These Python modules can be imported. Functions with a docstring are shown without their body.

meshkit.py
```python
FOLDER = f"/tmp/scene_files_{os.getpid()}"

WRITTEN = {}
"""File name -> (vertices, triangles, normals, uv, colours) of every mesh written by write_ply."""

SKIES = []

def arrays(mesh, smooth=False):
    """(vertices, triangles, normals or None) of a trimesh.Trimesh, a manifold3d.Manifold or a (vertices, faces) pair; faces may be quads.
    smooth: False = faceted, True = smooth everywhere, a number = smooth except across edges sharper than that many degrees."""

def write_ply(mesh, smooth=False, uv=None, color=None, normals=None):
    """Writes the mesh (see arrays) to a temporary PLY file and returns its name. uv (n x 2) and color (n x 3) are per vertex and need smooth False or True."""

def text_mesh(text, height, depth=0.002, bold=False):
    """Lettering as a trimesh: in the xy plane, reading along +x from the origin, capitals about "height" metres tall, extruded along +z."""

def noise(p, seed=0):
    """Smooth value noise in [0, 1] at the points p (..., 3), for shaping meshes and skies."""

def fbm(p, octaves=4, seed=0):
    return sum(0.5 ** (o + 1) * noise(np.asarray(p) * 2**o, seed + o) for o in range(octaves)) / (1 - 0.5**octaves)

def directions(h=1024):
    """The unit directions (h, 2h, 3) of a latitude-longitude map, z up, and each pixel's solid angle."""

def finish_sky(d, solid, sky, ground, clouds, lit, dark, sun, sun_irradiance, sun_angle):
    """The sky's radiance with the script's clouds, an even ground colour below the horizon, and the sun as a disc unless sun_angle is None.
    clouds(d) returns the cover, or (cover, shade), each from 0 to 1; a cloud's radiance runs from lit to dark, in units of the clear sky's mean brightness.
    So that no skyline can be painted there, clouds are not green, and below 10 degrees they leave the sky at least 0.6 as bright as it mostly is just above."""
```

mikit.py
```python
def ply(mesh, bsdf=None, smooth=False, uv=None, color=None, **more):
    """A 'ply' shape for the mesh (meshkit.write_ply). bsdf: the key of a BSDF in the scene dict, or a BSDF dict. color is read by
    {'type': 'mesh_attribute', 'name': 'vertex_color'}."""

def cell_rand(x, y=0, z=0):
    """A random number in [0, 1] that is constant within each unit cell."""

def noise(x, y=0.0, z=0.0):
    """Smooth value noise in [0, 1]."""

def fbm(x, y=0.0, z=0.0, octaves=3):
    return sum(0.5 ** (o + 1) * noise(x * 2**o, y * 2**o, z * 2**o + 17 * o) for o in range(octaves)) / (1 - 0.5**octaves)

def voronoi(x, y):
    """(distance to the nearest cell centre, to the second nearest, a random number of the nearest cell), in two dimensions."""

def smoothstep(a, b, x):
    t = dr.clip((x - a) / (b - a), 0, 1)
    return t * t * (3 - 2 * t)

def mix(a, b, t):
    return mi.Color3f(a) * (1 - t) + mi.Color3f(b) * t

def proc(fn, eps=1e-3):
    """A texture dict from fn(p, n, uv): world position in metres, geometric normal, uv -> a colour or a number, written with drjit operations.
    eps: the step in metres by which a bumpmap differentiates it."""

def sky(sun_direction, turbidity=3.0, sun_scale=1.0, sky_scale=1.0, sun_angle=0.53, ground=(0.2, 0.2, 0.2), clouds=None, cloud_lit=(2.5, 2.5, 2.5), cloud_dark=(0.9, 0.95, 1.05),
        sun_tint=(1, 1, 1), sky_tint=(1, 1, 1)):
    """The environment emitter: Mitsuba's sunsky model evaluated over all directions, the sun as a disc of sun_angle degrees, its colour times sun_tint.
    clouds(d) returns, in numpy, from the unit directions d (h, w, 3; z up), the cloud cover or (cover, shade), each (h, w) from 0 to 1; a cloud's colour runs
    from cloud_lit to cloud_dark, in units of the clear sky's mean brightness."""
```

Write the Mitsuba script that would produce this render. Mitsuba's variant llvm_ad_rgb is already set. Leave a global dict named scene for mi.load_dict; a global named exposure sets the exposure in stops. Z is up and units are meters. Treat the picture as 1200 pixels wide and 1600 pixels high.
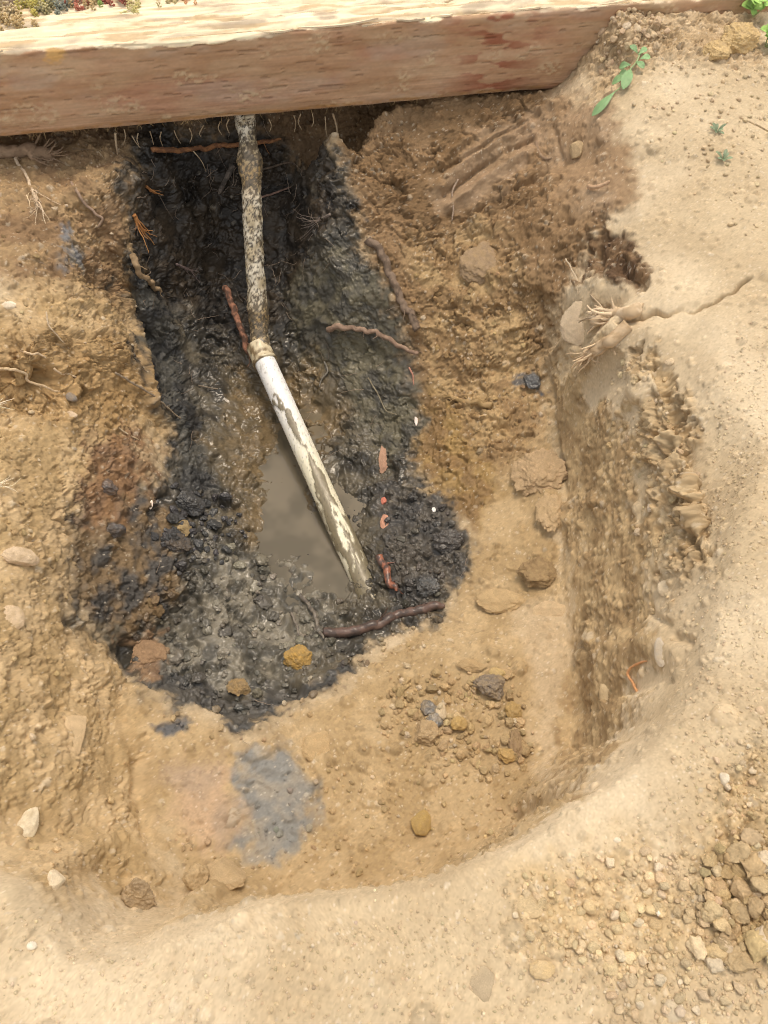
import math, random
import numpy as np, trimesh, mitsuba as mi, drjit as dr
import mikit, meshkit
from scipy.interpolate import LinearNDInterpolator
from scipy.ndimage import gaussian_filter, map_coordinates, gaussian_filter1d
from scipy.spatial import cKDTree
T = mi.ScalarTransform4f

scene = {'type': 'scene'}
labels = {}

# ---------------------------------------------------------------- camera, light, exposure
PITCH, ROLL, CAM_H = math.radians(58.0), math.radians(-2.0), 1.2
fw = np.array([0, math.cos(PITCH), -math.sin(PITCH)])
right = np.array([1.0, 0, 0]); down = np.cross(fw, right)
up = -(down * math.cos(ROLL) - right * math.sin(ROLL))
scene['camera'] = {'type': 'perspective', 'fov': 67.30, 'fov_axis': 'y', 'near_clip': 0.05, 'far_clip': 200.0,
                   'to_world': T().look_at(origin=[0, 0, CAM_H], target=[0, float(fw[1]), CAM_H + float(fw[2])], up=[float(a) for a in up])}
scene['sky'] = mikit.sky([0.06, 0.25, 0.97], turbidity=3, sun_scale=0.3, sky_scale=0.6, sun_angle=22, clouds=lambda d: 1.0)
exposure = 2.60

CONTROL = [
(0.8457,1.4349,0.05),(0.7301,0.9057,0.03),(0.6425,0.5139,0.02),(0.5671,0.2123,0.03),(0.5128,-0.019,0.03),(0.3575,-0.0244,0.0),(0.1899,-0.0293,0.0),
(0.0232,-0.0341,0.0),(-0.1426,-0.039,0.0),(-0.3076,-0.0438,0.0),(-0.4718,-0.0485,0.0),(0.3738,0.0866,0.0),(0.3921,0.2115,0.0),(0.1964,0.0812,0.0),
(0.0206,0.0528,0.0),(-0.1511,0.0325,0.0),(-0.3163,-0.0017,0.0),(0.5044,0.3071,0.0),(0.6309,0.6989,0.015),(0.5821,0.4601,0.01),(0.6694,1.073,0.02),
(0.7002,1.2467,0.03),(0.6263,2.0726,0.13),(0.7879,2.0641,0.14),(0.9654,2.0945,0.13),(0.8986,1.7353,0.09),(0.7487,1.7418,0.08),(0.6057,1.8505,0.09),
(0.5476,1.7909,0.04),(0.5928,1.6193,0.02),(0.7301,1.5865,0.05),(0.4893,2.1453,0.07),(0.5129,1.9511,0.06),(0.4259,1.9658,-0.08),(0.3729,2.0942,-0.03),
(0.3175,2.1194,-0.01),(0.4616,1.669,-0.06),(0.5041,1.4813,-0.06),(0.5853,1.4061,-0.01),(0.6089,1.4831,0.0),(0.6253,1.314,0.0),(0.4535,2.0212,-0.02),
(0.1392,2.1005,-0.02),(-0.039,2.0847,-0.03),(0.1445,1.9799,-0.1),(0.1513,1.835,-0.2),(0.1582,1.6239,-0.3115),(0.2018,1.4474,-0.4282),
(0.2025,1.2615,-0.477),(0.1683,1.0777,-0.5136),(0.0014,1.9717,-0.1),(0.0076,1.8143,-0.19),(-0.0217,1.6589,-0.2819),(0.286,1.9729,-0.09),
(0.2576,1.7309,-0.22),(0.4209,1.4778,-0.3473),(0.4419,1.314,-0.3916),(0.461,1.0747,-0.4282),(0.4388,0.868,-0.4526),(0.438,0.7025,-0.4526),
(0.4413,0.5235,-0.4526),(0.5758,1.3028,-0.03),(0.5761,1.1675,-0.03),(0.6002,1.027,-0.03),(0.6076,0.8639,-0.025),(0.5997,0.7176,-0.02),
(0.5789,0.588,-0.02),(0.5429,0.4697,-0.02),(0.4867,0.3921,-0.02),(0.4237,0.3276,-0.015),(0.3576,0.2902,-0.01),(0.5476,1.0395,-0.1598),
(0.5389,0.7946,-0.1598),(0.507,0.5835,-0.1598),(0.4782,0.4702,-0.1598),(0.5267,1.1758,-0.1476),(0.4154,1.5461,-0.2046),(0.4311,1.4397,-0.1689),
(0.4749,1.3119,-0.0836),(0.3787,1.6148,-0.16),(0.3175,1.7657,-0.14),(0.291,1.6295,-0.2416),(0.3958,1.55,-0.277),(0.4005,0.7681,-0.4587),
(0.3048,0.6975,-0.4526),(0.2265,0.6132,-0.4404),(0.1596,0.7022,-0.477),(0.0846,0.6148,-0.4587),(0.0147,0.5368,-0.4526),(0.3666,0.5493,-0.4526),
(0.152,0.4015,-0.4404),(0.3541,0.4099,-0.4465),(0.0205,0.3333,-0.4404),(-0.1144,0.3924,-0.4404),(-0.1052,0.2682,-0.4404),(0.282,0.3421,-0.4404),
(-0.2834,0.2008,-0.416),(-0.334,0.1631,-0.3916),(-0.4238,0.3111,-0.4038),(-0.384,0.4426,-0.416),(-0.4652,0.463,-0.4038),(-0.2513,0.4372,-0.4282),
(-0.1918,0.489,-0.4587),(-0.0597,0.6056,-0.4892),(0.0414,0.6968,-0.5136),(0.1506,0.7946,-0.538),(-0.3354,0.0398,-0.04),(-0.4311,0.0858,-0.111),
(-0.4162,0.0327,-0.02),(-0.4849,0.1012,-0.0622),(-0.5194,0.0993,-0.01),(-0.5878,0.1592,-0.1354),(-0.5455,0.1623,-0.1842),(-0.4026,0.1093,-0.2818),
(-0.3293,0.1217,-0.3428),(-0.4751,0.1554,-0.2696),(-0.6002,0.2015,-0.1354),(-0.5343,0.2198,-0.233),(-0.4567,0.2405,-0.3428),(-0.6238,0.2984,-0.1232),
(-0.5611,0.3271,-0.233),(-0.5093,0.3584,-0.355),(-0.4671,0.3451,-0.3977),(-0.6494,0.4023,-0.111),(-0.6067,0.4766,-0.2574),(-0.5569,0.5023,-0.3672),
(-0.6837,0.5188,-0.111),(-0.679,0.6274,-0.2086),(-0.6606,0.6975,-0.294),(-0.7281,0.6527,-0.1232),(-0.7114,0.7652,-0.1964),(-0.677,0.8221,-0.294),
(-0.7629,0.7878,-0.111),(-0.7086,0.9163,-0.233),(-0.6778,1.0118,-0.294),(-0.8089,0.9441,-0.111),(-0.7355,1.0566,-0.2086),(-0.6711,1.1746,-0.3062),
(-0.6256,1.2564,-0.3794),(-0.8387,1.1567,-0.03),(-0.7976,1.2006,-0.0731),(-0.8922,1.16,-0.1598),(-0.8389,1.1849,-0.1964),(-0.8156,1.0991,-0.1964),
(-0.7797,1.0169,-0.1598),(-0.75,1.2078,-0.184),(-0.8978,1.3438,-0.04),(-1.0884,1.9088,-0.1),(-0.958,1.8817,-0.1),(-0.8419,1.9085,-0.1),
(-1.0155,1.7164,-0.06),(-0.9632,1.5663,-0.04),(-0.8531,1.7254,-0.06),(-0.8176,1.5299,-0.1),(-0.7776,1.3359,-0.1257),(-0.7024,1.2681,-0.1808),
(-0.677,1.3913,-0.218),(-0.6403,1.3607,-0.2759),(-0.6151,1.2803,-0.3306),(-0.7009,1.193,-0.233),(-0.7202,1.605,-0.3582),(-0.6684,1.5274,-0.4543),
(-0.6286,1.3815,-0.477),(-0.6625,1.6952,-0.4161),(-0.712,1.8547,-0.05),(-0.7398,1.735,-0.12),(-0.7006,1.6327,-0.18),(-0.6756,1.9323,-0.2),
(-0.6083,2.1213,-0.17),(-0.6258,2.002,-0.36),(-0.607,1.7989,-0.4332),(-0.4224,2.1479,-0.18),(-0.3033,2.1234,-0.16),(-0.6768,2.0015,-0.11),
(-0.1784,2.0172,-0.05),(-0.1055,1.9655,-0.1),(-0.5579,2.0444,-0.275),(-0.5685,2.0117,-0.365),(-0.5676,1.9359,-0.425),(-0.5522,1.7834,-0.4675),
(-0.4242,2.0588,-0.28),(-0.3204,2.0224,-0.25),(-0.3233,1.9792,-0.33),(-0.3205,1.9004,-0.385),(-0.3118,1.7618,-0.4366),(-0.1713,1.8618,-0.13),
(-0.1504,1.746,-0.25),(-0.129,1.6433,-0.3429),(-0.5425,1.623,-0.5495),(-0.5924,1.5982,-0.5257),(-0.4058,1.5703,-0.599),(-0.2723,1.6469,-0.5614),
(-0.2626,1.4899,-0.6161),(-0.1293,1.5864,-0.49),(-0.0154,1.5469,-0.4424),(0.057,1.5167,-0.4068),(-0.009,1.3894,-0.538),(-0.118,1.3387,-0.599),
(-0.2023,1.4638,-0.6112),(0.0677,1.1792,-0.5502),(0.0,1.1089,-0.5746),(-0.0712,1.1319,-0.6161),(0.0701,0.9343,-0.538),(0.1505,0.9802,-0.5136),
(-0.009,0.8643,-0.5868),(-0.2135,1.1275,-0.6185),(-0.3153,1.2386,-0.6295),(-0.2933,1.0282,-0.6295),(-0.1303,0.9368,-0.6295),(-0.4112,1.3168,-0.5868),
(-0.513,1.4242,-0.5502),(-0.5309,1.2478,-0.5014),(-0.5727,1.0899,-0.4282),(-0.6176,0.9903,-0.3672),(-0.5013,1.0501,-0.5136),(-0.4134,0.9783,-0.5502),
(-0.5425,0.9107,-0.4404),(-0.6218,0.8659,-0.3672),(-0.6371,0.7694,-0.3428),(-0.5807,0.733,-0.4282),(-0.4711,0.8638,-0.5136),(-0.2832,0.8179,-0.5868),
(-0.1524,0.8052,-0.5868),(-0.371,0.7027,-0.5258),(-0.5095,0.6556,-0.5014),(-0.572,0.6281,-0.477),(-0.2125,0.6444,-0.5258),(-0.2746,0.5463,-0.5136),
(-0.4088,0.5767,-0.5075),(-0.5346,0.5483,-0.3977),(-0.4624,0.5129,-0.4099),(-0.3917,0.4897,-0.416),(-0.2806,0.4563,-0.4282),(-1.5319,1.7917,-0.089),
(-1.5471,1.86,-0.08),(-1.5624,1.9284,-0.05),(-1.5722,1.9723,0.19),(-1.5864,2.0357,0.2),(-1.63,2.2309,0.2),(-1.4733,1.8048,-0.089),
(-1.4886,1.8731,-0.08),(-1.5039,1.9414,-0.05),(-1.5137,1.9854,0.19),(-1.5278,2.0488,0.2),(-1.5715,2.244,0.2),(-1.4148,1.8179,-0.089),
(-1.43,1.8862,-0.08),(-1.4453,1.9545,-0.05),(-1.4551,1.9984,0.19),(-1.4693,2.0619,0.2),(-1.5129,2.2571,0.2),(-1.3562,1.831,-0.089),
(-1.3715,1.8993,-0.08),(-1.3867,1.9676,-0.05),(-1.3966,2.0115,0.19),(-1.4107,2.075,0.2),(-1.4544,2.2702,0.2),(-1.2976,1.8441,-0.089),
(-1.3129,1.9124,-0.08),(-1.3282,1.9807,-0.05),(-1.338,2.0246,0.19),(-1.3522,2.0881,0.2),(-1.3958,2.2832,0.2),(-1.2391,1.8572,-0.089),
(-1.2544,1.9255,-0.08),(-1.2696,1.9938,-0.05),(-1.2794,2.0377,0.19),(-1.2936,2.1011,0.2),(-1.3373,2.2963,0.2),(-1.1805,1.8703,-0.089),
(-1.1958,1.9386,-0.08),(-1.2111,2.0069,-0.05),(-1.2209,2.0508,0.19),(-1.2351,2.1142,0.2),(-1.2787,2.3094,0.2),(-1.122,1.8833,-0.089),
(-1.1373,1.9517,-0.08),(-1.1525,2.02,-0.05),(-1.1623,2.0639,0.19),(-1.1765,2.1273,0.2),(-1.2201,2.3225,0.2),(-1.0634,1.8964,-0.089),
(-1.0787,1.9647,-0.08),(-1.094,2.0331,-0.05),(-1.1038,2.077,0.19),(-1.118,2.1404,0.2),(-1.1616,2.3356,0.2),(-1.0049,1.9095,-0.089),
(-1.0201,1.9778,-0.08),(-1.0354,2.0461,-0.05),(-1.0452,2.0901,0.19),(-1.0594,2.1535,0.2),(-1.103,2.3487,0.2),(-0.9463,1.9226,-0.089),
(-0.9616,1.9909,-0.08),(-0.9769,2.0592,-0.05),(-0.9867,2.1032,0.19),(-1.0009,2.1666,0.2),(-1.0445,2.3618,0.2),(-0.8878,1.9357,-0.089),
(-0.903,2.004,-0.08),(-0.9183,2.0723,-0.05),(-0.9281,2.1162,0.19),(-0.9423,2.1797,0.2),(-0.9859,2.3749,0.2),(-0.8292,1.9488,-0.089),
(-0.8445,2.0171,-0.08),(-0.8597,2.0854,-0.05),(-0.8696,2.1293,0.19),(-0.8837,2.1928,0.2),(-0.9274,2.3879,0.2),(-0.7707,1.9619,-0.089),
(-0.7859,2.0302,-0.08),(-0.8012,2.0985,-0.05),(-0.811,2.1424,0.19),(-0.8252,2.2059,0.2),(-0.8688,2.401,0.2),(-0.7121,1.975,-0.089),
(-0.7274,2.0433,-0.08),(-0.7426,2.1116,-0.05),(-0.7525,2.1555,0.19),(-0.7666,2.2189,0.2),(-0.8103,2.4141,0.2),(-0.6535,1.9881,-0.1225),
(-0.6688,2.0564,-0.1099),(-0.6841,2.1247,-0.0679),(-0.6939,2.1686,0.19),(-0.7081,2.232,0.2),(-0.7517,2.4272,0.2),(-0.595,2.0011,-0.1777),
(-0.6103,2.0695,-0.1592),(-0.6255,2.1378,-0.0975),(-0.6353,2.1817,0.19),(-0.6495,2.2451,0.2),(-0.6931,2.4403,0.2),(-0.5364,2.0142,-0.2215),
(-0.5517,2.0825,-0.1983),(-0.567,2.1509,-0.121),(-0.5768,2.1948,0.19),(-0.591,2.2582,0.2),(-0.6346,2.4534,0.2),(-0.4779,2.0273,-0.2539),
(-0.4931,2.0956,-0.2272),(-0.5084,2.1639,-0.1383),(-0.5182,2.2079,0.19),(-0.5324,2.2713,0.2),(-0.576,2.4665,0.2),(-0.4193,2.0404,-0.2748),
(-0.4346,2.1087,-0.2459),(-0.4499,2.177,-0.1496),(-0.4597,2.221,0.19),(-0.4739,2.2844,0.2),(-0.5175,2.4796,0.2),(-0.3608,2.0535,-0.2844),
(-0.376,2.1218,-0.2544),(-0.3913,2.1901,-0.1547),(-0.4011,2.234,0.19),(-0.4153,2.2975,0.2),(-0.4589,2.4927,0.2),(-0.3022,2.0666,-0.2825),
(-0.3175,2.1349,-0.2527),(-0.3328,2.2032,-0.1536),(-0.3426,2.2471,0.19),(-0.3567,2.3106,0.2),(-0.4004,2.5057,0.2),(-0.2437,2.0797,-0.2691),
(-0.2589,2.148,-0.2408),(-0.2742,2.2163,-0.1465),(-0.284,2.2602,0.19),(-0.2982,2.3237,0.2),(-0.3418,2.5188,0.2),(-0.1851,2.0928,-0.2444),
(-0.2004,2.1611,-0.2187),(-0.2156,2.2294,-0.1332),(-0.2255,2.2733,0.19),(-0.2396,2.3367,0.2),(-0.2833,2.5319,0.2),(-0.1265,2.1059,-0.2082),
(-0.1418,2.1742,-0.1864),(-0.1571,2.2425,-0.1138),(-0.1669,2.2864,0.19),(-0.1811,2.3498,0.2),(-0.2247,2.545,0.2),(-0.068,2.1189,-0.1606),
(-0.0833,2.1873,-0.1439),(-0.0985,2.2556,-0.0883),(-0.1083,2.2995,0.19),(-0.1225,2.3629,0.2),(-0.1662,2.5581,0.2),(-0.0094,2.132,-0.1015),
(-0.0247,2.2003,-0.0912),(-0.04,2.2687,-0.0567),(-0.0498,2.3126,0.19),(-0.064,2.376,0.2),(-0.1076,2.5712,0.2),(0.0491,2.1451,-0.031),
(0.0338,2.2134,-0.0282),(0.0186,2.2817,-0.0189),(0.0088,2.3257,0.19),(-0.0054,2.3891,0.2),(-0.049,2.5843,0.2),(0.1077,2.1582,-0.005),
(0.0924,2.2265,-0.005),(0.0771,2.2948,-0.005),(0.0673,2.3387,0.19),(0.0531,2.4022,0.2),(0.0095,2.5974,0.2),(0.1662,2.1713,-0.005),
(0.151,2.2396,-0.005),(0.1357,2.3079,-0.005),(0.1259,2.3518,0.19),(0.1117,2.4153,0.2),(0.0681,2.6105,0.2),(0.2248,2.1844,-0.005),
(0.2095,2.2527,-0.005),(0.1942,2.321,-0.005),(0.1844,2.3649,0.19),(0.1702,2.4284,0.2),(0.1266,2.6235,0.2),(0.2833,2.1975,-0.005),
(0.2681,2.2658,-0.005),(0.2528,2.3341,-0.005),(0.243,2.378,0.19),(0.2288,2.4414,0.2),(0.1852,2.6366,0.2),(0.3419,2.2106,-0.005),
(0.3266,2.2789,-0.005),(0.3114,2.3472,-0.005),(0.3015,2.3911,0.19),(0.2874,2.4545,0.2),(0.2437,2.6497,0.2),(0.4004,2.2236,-0.005),
(0.3852,2.292,-0.005),(0.3699,2.3603,-0.005),(0.3601,2.4042,0.19),(0.3459,2.4676,0.2),(0.3023,2.6628,0.2),(0.459,2.2367,0.038),(0.4437,2.3051,0.038),
(0.4285,2.3734,0.038),(0.4186,2.4173,0.19),(0.4045,2.4807,0.2),(0.3608,2.6759,0.2),(0.5176,2.2498,0.11),(0.5023,2.3181,0.11),(0.487,2.3865,0.11),
(0.4772,2.4304,0.19),(0.463,2.4938,0.2),(0.4194,2.689,0.2),(0.5761,2.2629,0.1694),(0.5608,2.3312,0.1694),(0.5456,2.3995,0.1694),(0.5358,2.4435,0.19),
(0.5216,2.5069,0.2),(0.478,2.7021,0.2),(0.6347,2.276,0.1678),(0.6194,2.3443,0.1678),(0.6041,2.4126,0.1678),(0.5943,2.4565,0.19),(0.5801,2.52,0.2),
(0.5365,2.7152,0.2),(0.6932,2.2891,0.1661),(0.678,2.3574,0.1661),(0.6627,2.4257,0.1661),(0.6529,2.4696,0.19),(0.6387,2.5331,0.2),(0.5951,2.7283,0.2),
(0.7518,2.3022,0.1644),(0.7365,2.3705,0.1644),(0.7212,2.4388,0.1644),(0.7114,2.4827,0.19),(0.6972,2.5462,0.2),(0.6536,2.7413,0.2),
(0.8103,2.3153,0.1628),(0.7951,2.3836,0.1628),(0.7798,2.4519,0.1628),(0.77,2.4958,0.19),(0.7558,2.5592,0.2),(0.7122,2.7544,0.2),
(0.8689,2.3284,0.1611),(0.8536,2.3967,0.1611),(0.8383,2.465,0.1611),(0.8285,2.5089,0.19),(0.8144,2.5723,0.2),(0.7707,2.7675,0.2),(0.9274,2.3414,0.16),
(0.9122,2.4098,0.16),(0.8969,2.4781,0.16),(0.8871,2.522,0.19),(0.8729,2.5854,0.2),(0.8293,2.7806,0.2),(0.986,2.3545,0.16),(0.9707,2.4228,0.16),
(0.9555,2.4912,0.16),(0.9456,2.5351,0.19),(0.9315,2.5985,0.2),(0.8878,2.7937,0.2),(1.0446,2.3676,0.16),(1.0293,2.4359,0.16),(1.014,2.5043,0.16),
(1.0042,2.5482,0.19),(0.99,2.6116,0.2),(0.9464,2.8068,0.2),(1.1031,2.3807,0.16),(1.0878,2.449,0.16),(1.0726,2.5173,0.16),(1.0628,2.5613,0.19),
(1.0486,2.6247,0.2),(1.0049,2.8199,0.2),(1.1617,2.3938,0.16),(1.1464,2.4621,0.16),(1.1311,2.5304,0.16),(1.1213,2.5743,0.19),(1.1071,2.6378,0.2),
(1.0635,2.833,0.2),(1.2202,2.4069,0.16),(1.2049,2.4752,0.16),(1.1897,2.5435,0.16),(1.1799,2.5874,0.19),(1.1657,2.6509,0.2),(1.1221,2.8461,0.2),
(1.2788,2.42,0.16),(1.2635,2.4883,0.16),(1.2482,2.5566,0.16),(1.2384,2.6005,0.19),(1.2242,2.664,0.2),(1.1806,2.8591,0.2),(1.3373,2.4331,0.16),
(1.3221,2.5014,0.16),(1.3068,2.5697,0.16),(1.297,2.6136,0.19),(1.2828,2.677,0.2),(1.2392,2.8722,0.2),(1.3959,2.4462,0.16),(1.3806,2.5145,0.16),
(1.3653,2.5828,0.16),(1.3555,2.6267,0.19),(1.3413,2.6901,0.2),(1.2977,2.8853,0.2),(1.4544,2.4592,0.16),(1.4392,2.5276,0.16),(1.4239,2.5959,0.16),
(1.4141,2.6398,0.19),(1.3999,2.7032,0.2),(1.3563,2.8984,0.2),(-1.5,-0.45,0.0),(-1.5,-0.3,0.0),(-1.5,-0.15,0.0),(-1.5,-0.0,0.0),(-1.5,0.15,0.0),
(-1.5,0.3,0.0),(-1.5,0.45,0.0),(-1.5,0.6,0.0),(-1.5,0.75,0.0),(-1.5,0.9,0.0),(-1.5,1.05,0.0),(-1.5,1.2,0.0),(-1.5,1.35,0.0),(-1.5,1.5,0.0),
(1.5,-0.45,0.06),(1.5,-0.3,0.06),(1.5,-0.15,0.06),(1.5,-0.0,0.06),(1.5,0.15,0.06),(1.5,0.3,0.06),(1.5,0.45,0.06),(1.5,0.6,0.06),(1.5,0.75,0.06),
(1.5,0.9,0.06),(1.5,1.05,0.06),(1.5,1.2,0.06),(1.5,1.35,0.06),(1.5,1.5,0.06),(1.5,1.65,0.06),(1.5,1.8,0.06),(1.5,1.95,0.06),(1.5,2.1,0.06),
(-1.5,-0.45,0.0),(-1.5,2.65,0.2),(-1.35,-0.45,0.0),(-1.35,2.65,0.2),(-1.2,-0.45,0.0),(-1.2,2.65,0.2),(-1.05,-0.45,0.0),(-1.05,2.65,0.2),
(-0.9,-0.45,0.0),(-0.9,2.65,0.2),(-0.75,-0.45,0.0),(-0.75,2.65,0.2),(-0.6,-0.45,0.0),(-0.6,2.65,0.2),(-0.45,-0.45,0.0),(-0.45,2.65,0.2),
(-0.3,-0.45,0.0),(-0.3,2.65,0.2),(-0.15,-0.45,0.0),(-0.15,2.65,0.2),(-0.0,-0.45,0.0),(-0.0,2.65,0.2),(0.15,-0.45,0.0),(0.15,2.65,0.2),(0.3,-0.45,0.0),
(0.3,2.65,0.2),(0.45,-0.45,0.0),(0.45,2.65,0.2),(0.6,-0.45,0.0),(0.6,2.65,0.2),(0.75,-0.45,0.0),(0.75,2.65,0.2),(0.9,-0.45,0.0),(0.9,2.65,0.2),
(1.05,-0.45,0.0),(1.05,2.65,0.2),(1.2,-0.45,0.0),(1.2,2.65,0.2),(1.35,-0.45,0.0),(1.35,2.65,0.2),(-0.95,0.3,-0.03),(-0.95,0.6,-0.03),
(-0.95,0.9,-0.03),(-0.95,1.2,-0.03),(-0.95,1.5,-0.03),(-0.75,0.2,-0.03),(-0.2885,0.0642,-0.03),(-0.2812,0.0351,-0.026),(-0.2914,0.0758,-0.0675),
(-0.2962,0.0952,-0.18),(-0.3006,0.1127,-0.18),(-0.2742,0.0676,-0.0233),(-0.2669,0.0385,-0.0193),(-0.2771,0.0793,-0.07),(-0.282,0.0987,-0.21),
(-0.2863,0.1161,-0.21),(-0.26,0.071,-0.0167),(-0.2527,0.0419,-0.0127),(-0.2629,0.0827,-0.0725),(-0.2678,0.1021,-0.24),(-0.2721,0.1196,-0.24),
(-0.2459,0.0744,-0.01),(-0.2387,0.0453,-0.006),(-0.2488,0.0861,-0.075),(-0.2537,0.1055,-0.27),(-0.2581,0.1229,-0.27),(-0.2341,0.0782,-0.0067),
(-0.2268,0.0491,-0.0027),(-0.237,0.0899,-0.0792),(-0.2418,0.1093,-0.2967),(-0.2462,0.1267,-0.2967),(-0.2222,0.082,-0.0033),(-0.215,0.0529,0.0007),
(-0.2252,0.0937,-0.0821),(-0.23,0.1131,-0.3183),(-0.2344,0.1305,-0.3183),(-0.2104,0.0858,0.0),(-0.2032,0.0567,0.004),(-0.2133,0.0975,-0.0837),
(-0.2182,0.1169,-0.335),(-0.2226,0.1343,-0.335),(-0.198,0.092,0.0),(-0.1907,0.0629,0.004),(-0.2009,0.1036,-0.0884),(-0.2058,0.123,-0.3538),
(-0.2101,0.1405,-0.3538),(-0.1855,0.0982,0.0),(-0.1782,0.0691,0.004),(-0.1884,0.1098,-0.0931),(-0.1933,0.1292,-0.3725),(-0.1976,0.1467,-0.3725),
(-0.1729,0.1044,0.0),(-0.1657,0.0753,0.004),(-0.1758,0.1161,-0.0978),(-0.1807,0.1355,-0.3912),(-0.1851,0.1529,-0.3912),(-0.1604,0.1056,0.0),
(-0.1531,0.0765,0.004),(-0.1633,0.1173,-0.1022),(-0.1682,0.1367,-0.409),(-0.1725,0.1541,-0.409),(-0.1479,0.1068,0.0),(-0.1406,0.0777,0.004),
(-0.1508,0.1185,-0.1027),(-0.1557,0.1379,-0.4107),(-0.16,0.1553,-0.4107),(-0.1353,0.108,0.0),(-0.1281,0.0789,0.004),(-0.1383,0.1197,-0.1028),
(-0.1431,0.1391,-0.4114),(-0.1475,0.1565,-0.4114),(-0.1228,0.1092,0.0),(-0.1155,0.0801,0.004),(-0.1257,0.1209,-0.103),(-0.1306,0.1403,-0.4121),
(-0.1349,0.1577,-0.4121),(-0.1102,0.1104,0.0),(-0.1029,0.0813,0.004),(-0.1131,0.1221,-0.1032),(-0.118,0.1415,-0.4128),(-0.1223,0.1589,-0.4128),
(-0.0976,0.1116,0.0),(-0.0904,0.0825,0.004),(-0.1005,0.1233,-0.1034),(-0.1054,0.1427,-0.4135),(-0.1098,0.1601,-0.4135),(-0.0848,0.1126,0.0),
(-0.0775,0.0835,0.004),(-0.0877,0.1243,-0.1036),(-0.0925,0.1437,-0.4142),(-0.0969,0.1612,-0.4142),(-0.0719,0.1137,0.0),(-0.0646,0.0846,0.004),
(-0.0748,0.1253,-0.1037),(-0.0796,0.1447,-0.4149),(-0.084,0.1622,-0.4149),(-0.059,0.1147,-0.0),(-0.0517,0.0856,0.004),(-0.0619,0.1264,-0.1039),
(-0.0668,0.1458,-0.4157),(-0.0711,0.1632,-0.4157),(-0.0461,0.1157,0.0),(-0.0388,0.0866,0.004),(-0.049,0.1274,-0.1041),(-0.0539,0.1468,-0.4164),
(-0.0582,0.1643,-0.4164),(-0.0332,0.1168,0.0),(-0.0259,0.0877,0.004),(-0.0361,0.1284,-0.1043),(-0.0409,0.1478,-0.4171),(-0.0453,0.1653,-0.4171),
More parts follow.
